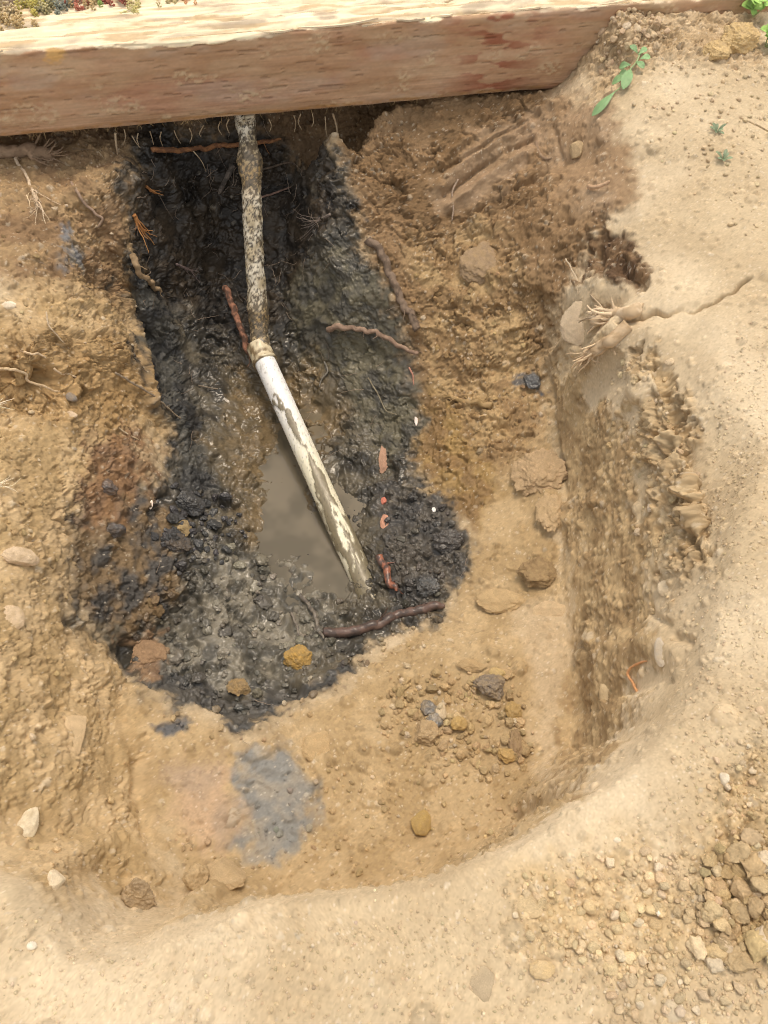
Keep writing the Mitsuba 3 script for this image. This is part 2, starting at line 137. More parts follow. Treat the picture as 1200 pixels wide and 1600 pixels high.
(-0.0202,0.1178,0.0),(-0.013,0.0887,0.004),(-0.0232,0.1295,-0.1045),(-0.028,0.1489,-0.4178),(-0.0324,0.1663,-0.4178),(-0.0073,0.1189,0.0),
(-0.0,0.0898,0.004),(-0.0102,0.1305,-0.1046),(-0.0151,0.1499,-0.4186),(-0.0194,0.1674,-0.4186),(0.0057,0.1199,0.0),(0.0129,0.0908,0.004),
(0.0027,0.1315,-0.1048),(-0.0021,0.1509,-0.4193),(-0.0065,0.1684,-0.4193),(0.0186,0.1209,0.0),(0.0259,0.0918,0.004),(0.0157,0.1326,-0.105),
(0.0109,0.152,-0.42),(0.0065,0.1694,-0.42),(0.0314,0.1246,0.0),(0.0387,0.0955,0.004),(0.0285,0.1362,-0.1052),(0.0236,0.1556,-0.4207),
(0.0193,0.1731,-0.4207),(0.0442,0.1283,-0.0),(0.0515,0.0991,0.004),(0.0413,0.1399,-0.1054),(0.0365,0.1593,-0.4214),(0.0321,0.1768,-0.4214),
(0.0571,0.1319,0.0),(0.0644,0.1028,0.004),(0.0542,0.1436,-0.1055),(0.0493,0.163,-0.4221),(0.045,0.1804,-0.4221),(0.07,0.1356,0.0),
(0.0773,0.1065,0.004),(0.0671,0.1473,-0.1057),(0.0623,0.1667,-0.4229),(0.0579,0.1841,-0.4229),(0.083,0.1393,0.0),(0.0903,0.1102,0.004),
(0.0801,0.151,-0.1059),(0.0752,0.1704,-0.4236),(0.0709,0.1878,-0.4236),(0.096,0.1431,0.0),(0.1033,0.114,0.004),(0.0931,0.1547,-0.1061),
(0.0882,0.1741,-0.4243),(0.0839,0.1916,-0.4243),(0.109,0.1468,0.0),(0.1163,0.1177,0.004),(0.1061,0.1584,-0.1062),(0.1013,0.1778,-0.425),
(0.0969,0.1953,-0.425),(0.1206,0.1529,0.0),(0.1278,0.1238,0.004),(0.1177,0.1645,-0.1064),(0.1128,0.1839,-0.4256),(0.1084,0.2014,-0.4256),
(0.1322,0.159,0.0),(0.1394,0.1299,0.004),(0.1292,0.1707,-0.1066),(0.1244,0.1901,-0.4263),(0.12,0.2075,-0.4263),(0.1438,0.1652,0.0),
(0.1511,0.1361,0.004),(0.1409,0.1768,-0.1067),(0.1361,0.1962,-0.4269),(0.1317,0.2137,-0.4269),(0.1555,0.1714,0.0),(0.1628,0.1423,0.004),
(0.1526,0.183,-0.1069),(0.1478,0.2024,-0.4275),(0.1434,0.2199,-0.4275),(0.1673,0.1776,0.0),(0.1746,0.1485,0.004),(0.1644,0.1893,-0.107),
(0.1596,0.2087,-0.4281),(0.1552,0.2261,-0.4281),(0.1792,0.1839,0.0),(0.1865,0.1548,0.004),(0.1763,0.1956,-0.1072),(0.1714,0.215,-0.4287),
(0.1671,0.2324,-0.4287),(0.1911,0.1902,0.0),(0.1984,0.1611,0.004),(0.1882,0.2019,-0.1073),(0.1834,0.2213,-0.4294),(0.179,0.2387,-0.4294),
(0.2032,0.1966,0.0),(0.2104,0.1675,0.004),(0.2002,0.2082,-0.1075),(0.1954,0.2276,-0.43),(0.191,0.2451,-0.43),(0.2153,0.2046,0.0),
(0.2226,0.1755,0.004),(0.2124,0.2163,-0.1077),(0.2076,0.2357,-0.4306),(0.2032,0.2531,-0.4306),(0.2276,0.2127,0.0),(0.2349,0.1836,0.004),
(0.2247,0.2244,-0.1078),(0.2199,0.2438,-0.4313),(0.2155,0.2612,-0.4313),(0.24,0.2209,0.0),(0.2473,0.1918,0.004),(0.2371,0.2325,-0.108),
(0.2322,0.2519,-0.4319),(0.2279,0.2694,-0.4319),(0.2525,0.2291,0.0),(0.2598,0.2,0.004),(0.2496,0.2408,-0.1081),(0.2447,0.2602,-0.4325),
(0.2404,0.2776,-0.4325),(0.2653,0.2374,-0.0012),(0.2726,0.2083,0.0027),(0.2624,0.2491,-0.1092),(0.2575,0.2685,-0.4331),(0.2532,0.2859,-0.4331),
(0.2782,0.2458,-0.0025),(0.2855,0.2167,0.0015),(0.2753,0.2575,-0.1103),(0.2705,0.2769,-0.4337),(0.2661,0.2943,-0.4337),(0.2913,0.2543,-0.0037),
(0.2986,0.2252,0.0003),(0.2884,0.2659,-0.1114),(0.2836,0.2853,-0.4344),(0.2792,0.3028,-0.4344),(0.3045,0.2628,-0.005),(0.3118,0.2337,-0.001),
(0.3016,0.2745,-0.1125),(0.2967,0.2939,-0.435),(0.2924,0.3113,-0.435),(-0.603,0.1217,0.0),(-0.583,0.0917,0.0),(-0.603,0.1467,-0.09),
(-0.603,0.1717,-0.12),(-0.5897,0.1212,-0.0008),(-0.5697,0.0912,-0.0008),(-0.5897,0.1462,-0.0908),(-0.5897,0.1712,-0.1208),(-0.5764,0.1208,-0.0017),
(-0.5564,0.0908,-0.0017),(-0.5764,0.1458,-0.0917),(-0.5764,0.1708,-0.1217),(-0.5631,0.1204,-0.0025),(-0.5431,0.0904,-0.0025),(-0.5631,0.1454,-0.0925),
(-0.5631,0.1704,-0.1225),(-0.5498,0.1199,-0.0033),(-0.5298,0.0899,-0.0033),(-0.5498,0.1449,-0.0933),(-0.5498,0.1699,-0.1233),(-0.5365,0.1195,-0.0042),
(-0.5165,0.0895,-0.0042),(-0.5365,0.1445,-0.0942),(-0.5365,0.1695,-0.1242),(-0.5231,0.119,-0.005),(-0.5031,0.089,-0.005),(-0.5231,0.144,-0.095),
(-0.5231,0.169,-0.125),(-0.5077,0.1154,-0.0085),(-0.4877,0.0854,-0.0085),(-0.5077,0.1404,-0.0985),(-0.5077,0.1654,-0.1285),(-0.4922,0.1118,-0.012),
(-0.4722,0.0818,-0.012),(-0.4922,0.1368,-0.102),(-0.4922,0.1618,-0.132),(-0.484,0.1077,-0.026),(-0.464,0.0777,-0.026),(-0.484,0.1327,-0.116),
(-0.484,0.1577,-0.146),(-0.4757,0.1036,-0.04),(-0.4557,0.0736,-0.04),(-0.4757,0.1286,-0.13),(-0.4757,0.1536,-0.16),(0.5789,1.3232,-0.03),
(0.5783,1.2908,-0.03),(0.5778,1.2591,-0.03),(0.5772,1.228,-0.03),(0.5767,1.1974,-0.03),(0.5761,1.1675,-0.03),(0.5803,1.1432,-0.03),
(0.5844,1.1192,-0.03),(0.5884,1.0957,-0.03),(0.5924,1.0724,-0.03),(0.5963,1.0496,-0.03),(0.6002,1.027,-0.03),(0.6013,1.0026,-0.0293),
(0.6024,0.9785,-0.0286),(0.6035,0.9548,-0.0279),(0.6046,0.9316,-0.0271),(0.6056,0.9086,-0.0264),(0.6066,0.8861,-0.0257),(0.6076,0.8639,-0.025),
(0.6064,0.842,-0.0243),(0.6053,0.8205,-0.0236),(0.6041,0.7992,-0.0229),(0.603,0.7784,-0.0221),(0.6019,0.7578,-0.0214),(0.6008,0.7375,-0.0207),
(0.5997,0.7176,-0.02),(0.5966,0.6983,-0.02),(0.5935,0.6792,-0.02),(0.5905,0.6605,-0.02),(0.5876,0.6419,-0.02),(0.5846,0.6237,-0.02),
(0.5818,0.6057,-0.02),(0.5789,0.588,-0.02),(0.5736,0.5704,-0.02),(0.5683,0.553,-0.02),(0.5631,0.5359,-0.02),(0.5579,0.519,-0.02),
(0.5529,0.5024,-0.02),(0.5478,0.4859,-0.02),(0.5429,0.4697,-0.02),(0.5314,0.4538,-0.02),(0.52,0.4381,-0.02),(0.5088,0.4226,-0.02),
(0.4977,0.4072,-0.02),(0.4867,0.3921,-0.02),(0.4738,0.3789,-0.019),(0.4611,0.3658,-0.018),(0.4484,0.3529,-0.017),(0.436,0.3402,-0.016),
(0.4237,0.3276,-0.015),(0.4069,0.3181,-0.0137),(0.3903,0.3087,-0.0125),(0.3739,0.2994,-0.0112),(0.3576,0.2902,-0.01),(0.4191,1.5175,-0.3393),
(0.4224,1.4875,-0.3468),(0.4256,1.4578,-0.3542),(0.4289,1.4284,-0.3617),(0.4322,1.3994,-0.3692),(0.4354,1.3706,-0.3767),(0.4387,1.3422,-0.3841),
(0.4419,1.314,-0.3916),(0.4441,1.2861,-0.3957),(0.4462,1.2586,-0.3997),(0.4484,1.2314,-0.4038),(0.4505,1.2045,-0.4079),(0.4526,1.1779,-0.4119),
(0.4547,1.1517,-0.416),(0.4568,1.1257,-0.4201),(0.4589,1.1,-0.4241),(0.461,1.0747,-0.4282),(0.4581,1.0477,-0.4312),(0.4552,1.0211,-0.4343),
(0.4523,0.9947,-0.4373),(0.4495,0.9688,-0.4404),(0.4468,0.9431,-0.4435),(0.4441,0.9178,-0.4465),(0.4414,0.8927,-0.4496),(0.4388,0.868,-0.4526),
(0.4386,0.8434,-0.4526),(0.4385,0.8191,-0.4526),(0.4384,0.7951,-0.4526),(0.4383,0.7715,-0.4526),(0.4382,0.7482,-0.4526),(0.4381,0.7252,-0.4526),
(0.438,0.7025,-0.4526),(0.4379,0.6801,-0.4526),(0.4378,0.658,-0.4526),(0.4377,0.6362,-0.4526),(0.4376,0.6147,-0.4526),(0.4375,0.5935,-0.4526),
(0.4374,0.5725,-0.4526),(0.4373,0.5518,-0.4526),(0.436,0.5286,-0.4514),(0.4347,0.5056,-0.4502),(0.4335,0.4831,-0.4489),(0.4323,0.4609,-0.4477),
(0.4311,0.439,-0.4465),(0.5761,1.2046,-0.07),(0.5802,1.181,-0.0717),(0.5841,1.1577,-0.0733),(0.5881,1.1347,-0.075),(0.592,1.1121,-0.0767),
(0.5958,1.0897,-0.0783),(0.5996,1.0677,-0.08),(0.6013,1.0434,-0.0807),(0.603,1.0195,-0.0814),(0.6046,0.9959,-0.0821),(0.6062,0.9727,-0.0829),
(0.6079,0.9499,-0.0836),(0.6094,0.9273,-0.0843),(0.611,0.9051,-0.085),(0.6103,0.8827,-0.085),(0.6097,0.8606,-0.085),(0.6091,0.8388,-0.085),
(0.6084,0.8173,-0.085),(0.6078,0.7962,-0.085),(0.6072,0.7754,-0.085),(0.6066,0.7548,-0.085),(0.6032,0.7345,-0.085),(0.5998,0.7144,-0.085),
(0.5965,0.6946,-0.085),(0.5932,0.6751,-0.085),(0.59,0.6559,-0.085),(0.5868,0.637,-0.085),(0.5836,0.6183,-0.085),(0.5777,0.5988,-0.085),
(0.5718,0.5797,-0.085),(0.566,0.5608,-0.085),(0.5603,0.5422,-0.085),(0.5546,0.5238,-0.085),(0.5491,0.5057,-0.085),(0.5373,0.4896,-0.084),
(0.5256,0.4737,-0.083),(0.5141,0.458,-0.082),(0.5028,0.4426,-0.081),(0.4916,0.4273,-0.08),(0.479,0.4141,-0.078),(0.4665,0.401,-0.076),
(0.4542,0.3881,-0.074),(0.4421,0.3753,-0.072),(0.4301,0.3628,-0.07),(0.3749,2.1544,-0.01),(0.3832,2.1173,-0.0088),(0.414,2.1631,-0.01),
(0.4223,2.1261,-0.0088),(0.453,2.1719,0.018),(0.4613,2.1348,0.0158),(0.492,2.1806,0.074),(0.5003,2.1435,0.0651),(0.5311,2.1893,0.13),
(0.5394,2.1522,0.1144),(0.5701,2.198,0.19),(0.5784,2.161,0.1672),(0.6092,2.2068,0.1882),(0.6174,2.1697,0.1656),(0.6482,2.2155,0.1863),
(0.6565,2.1784,0.164),(0.6872,2.2242,0.1845),(0.6955,2.1871,0.1623),(0.7263,2.2329,0.1826),(0.7346,2.1959,0.1607),(0.7653,2.2417,0.1808),
(0.7736,2.2046,0.1591),(0.8043,2.2504,0.1789),(0.8126,2.2133,0.1575),(0.8434,2.2591,0.1773),(0.8517,2.222,0.1561),(0.8824,2.2678,0.176),
(0.8907,2.2308,0.1549),(0.9215,2.2766,0.1747),(0.9297,2.2395,0.1538),(0.9605,2.2853,0.1734),(0.9688,2.2482,0.1526),(0.9995,2.294,0.1721),
(1.0078,2.2569,0.1515),(1.0386,2.3028,0.1708),(1.0469,2.2657,0.1503),(1.0776,2.3115,0.1695),(1.0859,2.2744,0.1492),(1.1166,2.3202,0.1682),
(1.1249,2.2831,0.1481),(1.1557,2.3289,0.1669),(1.164,2.2918,0.1469),(1.1947,2.3377,0.1656),(1.203,2.3006,0.1458),(1.2337,2.3464,0.165),
(1.242,2.3093,0.1452),(1.2728,2.3551,0.165),(1.2811,2.318,0.1452),(1.3118,2.3638,0.165),(1.3201,2.3267,0.1452),(1.3509,2.3726,0.165),
(1.3591,2.3355,0.1452),(1.3899,2.3813,0.165),(1.3982,2.3442,0.1452),(1.4289,2.39,0.165),(1.4372,2.3529,0.1452),(1.468,2.3987,0.165),
(1.4763,2.3617,0.1452),(1.507,2.4075,0.165),(1.5153,2.3704,0.1452),(1.546,2.4162,0.165),(1.5543,2.3791,0.1452),(1.5851,2.4249,0.165),
(1.5934,2.3878,0.1452),(1.6241,2.4336,0.165),(1.6324,2.3966,0.1452),(1.6631,2.4424,0.165),(1.6714,2.4053,0.1452),(1.7022,2.4511,0.165),
(1.7105,2.414,0.1452),(1.7412,2.4598,0.165),(1.7495,2.4227,0.1452),(1.7803,2.4685,0.165),(1.7885,2.4315,0.1452),(1.8193,2.4773,0.165),
(1.8276,2.4402,0.1452),(1.8583,2.486,0.165),(1.8666,2.4489,0.1452),]
SOILS = [
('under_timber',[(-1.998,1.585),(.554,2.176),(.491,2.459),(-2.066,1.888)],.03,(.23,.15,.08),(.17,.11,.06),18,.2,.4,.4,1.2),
('slope',[(-1.341,1.906),(-.683,1.982),(-.662,1.415),(-.584,1.275),(-.66,.915),(-.66,.746),(-.651,.654),(-.505,.53),(-.391,.484),(-.423,.311),(-.365,.136),(-.445,.119),(-.57,.15),(-.659,.111)],.03,(.475,.35,.2),(.38,.27,.14),16,0,.1,.25,1.05),
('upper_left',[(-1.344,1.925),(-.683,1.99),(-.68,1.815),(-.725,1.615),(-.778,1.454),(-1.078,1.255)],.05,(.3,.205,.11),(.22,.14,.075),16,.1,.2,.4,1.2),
('left_moist',[(-.934,1.211),(-.746,1.286),(-.665,1.459),(-.596,1.278),(-.694,1.109),(-.907,1.042)],.05,(.36,.24,.115),(.28,.18,.08),14,.1,.2,.5,1.3),
('shelf',[(-.497,.5),(-.252,.438),(-.045,.606),(.166,.792),(.269,1.25),(.433,1.327),(.436,.7),(.325,.273),(.205,.19),(.055,.117),(-.281,.095),(-.445,.308)],.02,(.425,.315,.18),(.36,.258,.138),14,0,.0,.35,.6),
('pale_floor',[(.315,.777),(.432,.799),(.43,.624),(.329,.28),(.315,.291),(.352,.549)],.03,(.47,.365,.235),(.42,.32,.2),14,0,.0,.25,.4),
('right_wall',[(.398,1.56),(.474,1.307),(.556,1.056),(.549,.782),(.516,.581),(.482,.453),(.315,.264),(.442,.697),(.453,1.074),(.427,1.403)],.012,(.42,.31,.175),(.31,.215,.115),22,0,.1,.3,.8),
('back_wall',[(-.157,2.24),(.427,2.172),(.554,1.905),(.598,1.677),(.529,1.645),(.465,1.541),(.419,1.542),(.418,1.335),(.269,1.25),(.152,1.158),(.057,1.518),(-.098,1.774),(-.176,1.952)],.03,(.235,.15,.078),(.175,.108,.052),14,.15,.35,.4,1.3),
('speckle_wall',[(.045,1.771),(.253,1.813),(.383,1.599),(.418,1.335),(.381,1.194),(.235,1.18),(.134,1.391)],.05,(.37,.26,.135),(.26,.17,.085),20,.1,.35,.6,1.4),
('clay_folds',[(.094,1.906),(.213,2.028),(.425,2.123),(.408,2.018),(.303,1.89),(.151,1.849)],.02,(.3,.205,.125),(.25,.17,.1),14,.25,.2,.1,.7),
('brown_slope',[(.457,2.145),(.555,1.926),(.598,1.677),(.543,1.653),(.463,1.705),(.391,1.986)],.04,(.34,.24,.15),(.3,.2,.115),10,.1,.0,.2,.5),
('mound',[(.485,2.163),(.573,2.255),(.994,2.285),(.961,2.07),(.642,2.072),(.559,1.972)],.03,(.46,.35,.22),(.36,.26,.15),20,0,.1,.6,1.2),
('root_hole',[(.517,1.687),(.568,1.542),(.589,1.408),(.532,1.443),(.487,1.524)],.014,(.17,.105,.055),(.11,.065,.035),24,.1,.4,.4,1.6),
('ochre',[(.059,1.477),(.202,1.373),(.315,1.13),(.232,1.011),(.152,1.081),(.067,1.237)],.03,(.29,.19,.075),(.21,.13,.055),22,.35,.3,.4,1.2),
('halo',[(-.732,2.113),(-.382,2.184),(-.178,2.017),(-.127,1.842),(-.098,1.774),(.057,1.518),(.09,1.383),(.067,1.218),(.168,1.078),(.206,.975),(.158,.793),(.041,.736),(-.076,.634),(-.211,.523),(-.283,.464),(-.414,.516),(-.517,.549),(-.614,.63),(-.659,.682),(-.679,.836),(-.658,.97),(-.571,1.115),(-.59,1.284),(-.678,1.468),(-.733,1.613),(-.693,1.715),(-.72,1.756)],.07,(.24,.165,.09),(.15,.105,.06),22,.35,.3,.3,1.2),
('dark',[(-.732,2.113),(-.382,2.184),(-.178,2.017),(-.127,1.842),(-.098,1.774),(.057,1.518),(.09,1.383),(.067,1.218),(.168,1.078),(.206,.975),(.158,.793),(.041,.736),(-.076,.634),(-.211,.523),(-.283,.464),(-.414,.516),(-.517,.549),(-.614,.63),(-.659,.682),(-.679,.836),(-.658,.97),(-.571,1.115),(-.59,1.284),(-.678,1.468),(-.733,1.613),(-.693,1.715),(-.72,1.756)],.024,(.115,.1,.074),(.045,.041,.034),18,.85,.8,.1,1.2),
('black',[(-.729,2.097),(-.382,2.184),(-.214,2.015),(-.135,1.819),(-.27,1.798),(-.369,1.689),(-.465,1.656),(-.616,1.725),(-.69,1.597),(-.721,1.746)],.04,(.022,.019,.016),(.045,.034,.023),16,.6,.6,.1,1.3),
('black_edge',[(-.733,1.601),(-.654,1.699),(-.566,1.443),(-.439,1.16),(-.528,1.049),(-.596,1.266)],.03,(.034,.034,.034),(.065,.063,.055),20,.5,.6,.1,1.2),
('gley',[(-.315,1.816),(-.096,1.743),(.058,1.505),(.082,1.329),(-.005,1.272),(-.125,1.489),(-.251,1.635)],.04,(.125,.112,.075),(.07,.066,.054),20,.55,.4,.12,1.0),
('wet_brown',[(-.465,1.627),(-.23,1.626),(-.114,1.453),(-.19,1.298),(-.204,1.01),(-.337,.988),(-.488,1.274)],.04,(.17,.125,.07),(.12,.095,.06),20,.95,.9,.1,.9),
('left_streak',[(-.68,.849),(-.662,.987),(-.565,1.037),(-.497,.957),(-.503,.752),(-.604,.667),(-.657,.683)],.02,(.065,.06,.055),(.175,.12,.065),24,.3,.5,.5,1.2),
('rust',[(-.689,1.076),(-.652,1.199),(-.612,1.178),(-.594,.991),(-.663,.865),(-.688,.96)],.025,(.24,.14,.07),(.19,.115,.065),26,.2,.2,.5,1.2),
('grey_mud',[(-.484,.965),(-.337,.988),(-.132,.956),(-.099,.741),(-.208,.608),(-.35,.573),(-.52,.608),(-.477,.809)],.03,(.215,.195,.155),(.09,.084,.07),30,.8,1.3,.1,1.4),
('front_dark',[(-.537,.57),(-.497,.616),(-.305,.56),(-.163,.607),(-.076,.634),(-.211,.526),(-.283,.464),(-.416,.521)],.012,(.062,.06,.057),(.085,.078,.068),26,.6,.8,.2,1.2),
('right_dark',[(-.022,1.237),(.152,1.138),(.206,.975),(.166,.843),(.041,.787),(-.005,.989)],.02,(.058,.055,.052),(.085,.075,.062),26,.6,.9,.2,1.2),
('brown_lump',[(-.575,.666),(-.515,.699),(-.478,.603),(-.525,.571)],.012,(.26,.17,.1),(.2,.13,.08),20,.3,.4,.3,1.2),
('blue_slab',[(-.277,.429),(-.186,.444),(-.117,.367),(-.13,.267),(-.187,.216),(-.262,.236),(-.267,.333)],.018,(.215,.212,.2),(.29,.26,.215),26,.1,.1,.12,.8),
('pink_floor',[(-.411,.375),(-.3,.408),(-.267,.26),(-.311,.222),(-.378,.265)],.03,(.44,.315,.205),(.36,.27,.19),14,0,.0,.3,.6),
('blue_spot',[(-.467,.47),(-.41,.482),(-.384,.443),(-.447,.431)],.012,(.12,.12,.125),(.17,.16,.15),24,.1,.2,.3,1),
('blue_spot',[(-.837,1.596),(-.825,1.642),(-.797,1.496),(-.815,1.486)],.012,(.17,.17,.175),(.2,.18,.15),24,.1,.2,.3,1),
('blue_spot',[(.338,1.45),(.412,1.426),(.411,1.387),(.338,1.413)],.008,(.09,.09,.095),(.13,.12,.11),24,.1,.5,.5,1),
('crumbly_ledge',[(.552,1.257),(.617,1.173),(.632,.967),(.619,.724),(.595,.655),(.56,.728),(.562,.941)],.014,(.46,.35,.21),(.33,.235,.13),30,0,.2,.7,1.3),
('gravelly',[(.466,.221),(.613,.353),(.535,.038),(.458,.05)],.04,(.45,.335,.19),(.37,.265,.14),20,0,.3,.8,1.3),
('gravelly',[(.2,.154),(.389,.185),(.474,.089),(.362,.004),(.221,.059)],.05,(.53,.41,.25),(.47,.355,.205),20,0,.1,.8,1.0),
]
FEATURES = [
([(-0.218,1.277,-0.615),(-0.194,1.148,-0.617)],0.02,0.01),
([(-0.388,1.346,-0.594),(-0.375,1.471,-0.599)],0.03,0.012),
([(-0.137,1.34,-0.602),(-0.102,1.213,-0.611)],0.012,0.012),
([(-0.143,0.418,-0.444),(-0.119,0.373,-0.44),(-0.12,0.329,-0.441)],0.006,-0.014),
([(-0.24,0.398,-0.429),(-0.198,0.428,-0.437),(-0.149,0.404,-0.44)],0.005,-0.01),
([(0.521,1.315,-0.06),(0.547,1.323,-0.046),(0.57,1.318,-0.035),(0.594,1.324,-0.021),(0.613,1.305,-0.009),(0.641,1.315,0.004),(0.664,1.292,0.013),(0.686,1.308,0.018),(0.712,1.31,0.025),(0.732,1.331,0.029),(0.753,1.331,0.035),(0.773,1.356,0.037),(0.793,1.365,0.041)],0.0038,-0.026),
([(0.534,1.32,-0.052),(0.613,1.305,-0.009),(0.684,1.301,0.019),(0.793,1.365,0.041)],0.018,-0.008),
([(0.129,1.921,-0.14),(0.198,1.986,-0.092),(0.32,2.049,-0.051),(0.407,2.111,-0.016)],0.02,0.02),
([(0.149,1.879,-0.17),(0.269,1.931,-0.112),(0.374,1.988,-0.077)],0.016,0.02),
([(0.109,1.964,-0.111),(0.178,2.017,-0.074),(0.301,2.072,-0.038),(0.401,2.156,-0.009)],0.012,0.018),
([(0.139,1.9,-0.155),(0.234,1.959,-0.106),(0.382,2.032,-0.057)],0.007,-0.018),
([(0.128,1.953,-0.118),(0.249,2.011,-0.07),(0.39,2.089,-0.027)],0.006,-0.016),
([(0.186,1.832,-0.185),(0.302,1.871,-0.117),(0.406,1.92,-0.089)],0.009,-0.016),
([(0.407,2.126,-0.011),(0.442,1.998,-0.043),(0.449,1.898,-0.053)],0.008,-0.01),
([(0.371,1.667,-0.142),(0.397,1.566,-0.224),(0.423,1.469,-0.338),(0.439,1.285,-0.383),(0.457,1.053,-0.425)],0.01,-0.012),
([(0.516,1.653,-0.027),(0.512,1.573,-0.078),(0.513,1.469,-0.069)],0.01,-0.016),
([(0.539,1.501,-0.037),(0.56,1.448,-0.029),(0.576,1.412,-0.025)],0.018,-0.03),
([(-0.856,1.149,-0.114),(-0.788,1.171,-0.149)],0.026,-0.055),
([(-0.888,1.202,-0.12),(-0.76,1.217,-0.162)],0.02,0.012),
([(-0.86,1.061,-0.152),(-0.756,1.088,-0.203)],0.025,0.012),
([(-0.782,1.538,-0.187),(-0.759,1.599,-0.262)],0.012,-0.01),
([(-0.79,1.394,-0.12),(-0.729,1.448,-0.188),(-0.726,1.607,-0.332)],0.012,0.01),
([(-0.742,1.594,-0.301),(-0.715,1.579,-0.357),(-0.663,1.423,-0.344),(-0.612,1.296,-0.349)],0.022,0.022),
([(-0.538,0.557,-0.403),(-0.468,0.526,-0.422),(-0.398,0.507,-0.433),(-0.284,0.472,-0.442)],0.012,0.006),
([(-0.53,0.464,-0.371),(-0.501,0.414,-0.375),(-0.47,0.395,-0.396)],0.016,-0.014),
([(-0.476,0.368,-0.39),(-0.454,0.306,-0.384),(-0.429,0.258,-0.372)],0.02,-0.022),
([(-0.312,0.138,-0.298),(-0.261,0.135,-0.295),(-0.235,0.159,-0.371)],0.012,-0.014),
([(-0.565,0.535,-0.345),(-0.53,0.464,-0.371),(-0.495,0.362,-0.37)],0.02,0.008),
([(0.515,1.301,-0.071),(0.552,1.25,-0.099),(0.557,1.135,-0.098)],0.025,0.015),
([(0.594,1.17,-0.062),(0.606,1.072,-0.063),(0.619,0.943,-0.07)],0.016,-0.016),
([(0.584,0.996,-0.077),(0.61,1.019,-0.061)],0.015,0.014),
([(0.578,0.88,-0.096),(0.583,0.756,-0.064),(0.596,0.703,-0.042)],0.014,-0.014),
([(0.532,0.65,-0.188),(0.539,0.601,-0.121)],0.008,-0.012),
([(0.545,0.573,-0.115),(0.56,0.549,-0.072)],0.008,-0.012),
([(0.505,0.595,-0.188),(0.522,0.563,-0.14),(0.541,0.537,-0.105)],0.02,0.008),
([(0.364,1.16,-0.443),(0.408,1.099,-0.44),(0.45,1.038,-0.432)],0.035,0.02),
([(0.334,1.239,-0.439),(0.397,1.192,-0.428)],0.03,0.012),
([(0.446,0.984,-0.435),(0.428,0.92,-0.451)],0.02,-0.012),
([(0.606,1.776,0.052),(0.504,1.713,-0.016),(0.448,1.687,-0.065)],0.014,-0.008),
([(0.554,1.905,0.072),(0.424,1.796,-0.059)],0.02,-0.006),
([(0.272,0.243,-0.046),(0.382,0.258,-0.007),(0.446,0.297,-0.006)],0.03,0.006),
([(0.357,0.224,-0.002),(0.38,0.22,-0.002)],0.03,-0.008),
([(0.143,0.649,-0.462),(0.042,0.6,-0.465),(-0.042,0.554,-0.468)],0.02,0.006),
([(-0.185,0.437,-0.443),(-0.155,0.404,-0.438),(-0.125,0.353,-0.44)],0.006,-0.006),
([(-0.655,1.23,-0.323),(-0.627,1.231,-0.374)],0.02,0.01),
([(0.224,1.74,-0.229),(0.29,1.661,-0.225)],0.03,0.018),
([(0.139,1.671,-0.285),(0.192,1.631,-0.293)],0.025,0.01),
([(-0.272,0.642,-0.524),(-0.257,0.636,-0.525)],0.014,-0.03),
([(-0.22,0.583,-0.506),(-0.174,0.572,-0.491)],0.02,-0.03),
([(-0.579,0.651,-0.457),(-0.537,0.57,-0.418)],0.02,-0.03),
([(-0.163,0.923,-0.623),(-0.058,0.866,-0.595)],0.02,-0.01),
([(-0.525,0.68,-0.485),(-0.491,0.756,-0.507)],0.012,-0.02),
([(0.158,0.012,0.001),(0.162,-0.009,-0.001)],0.03,-0.006),
]
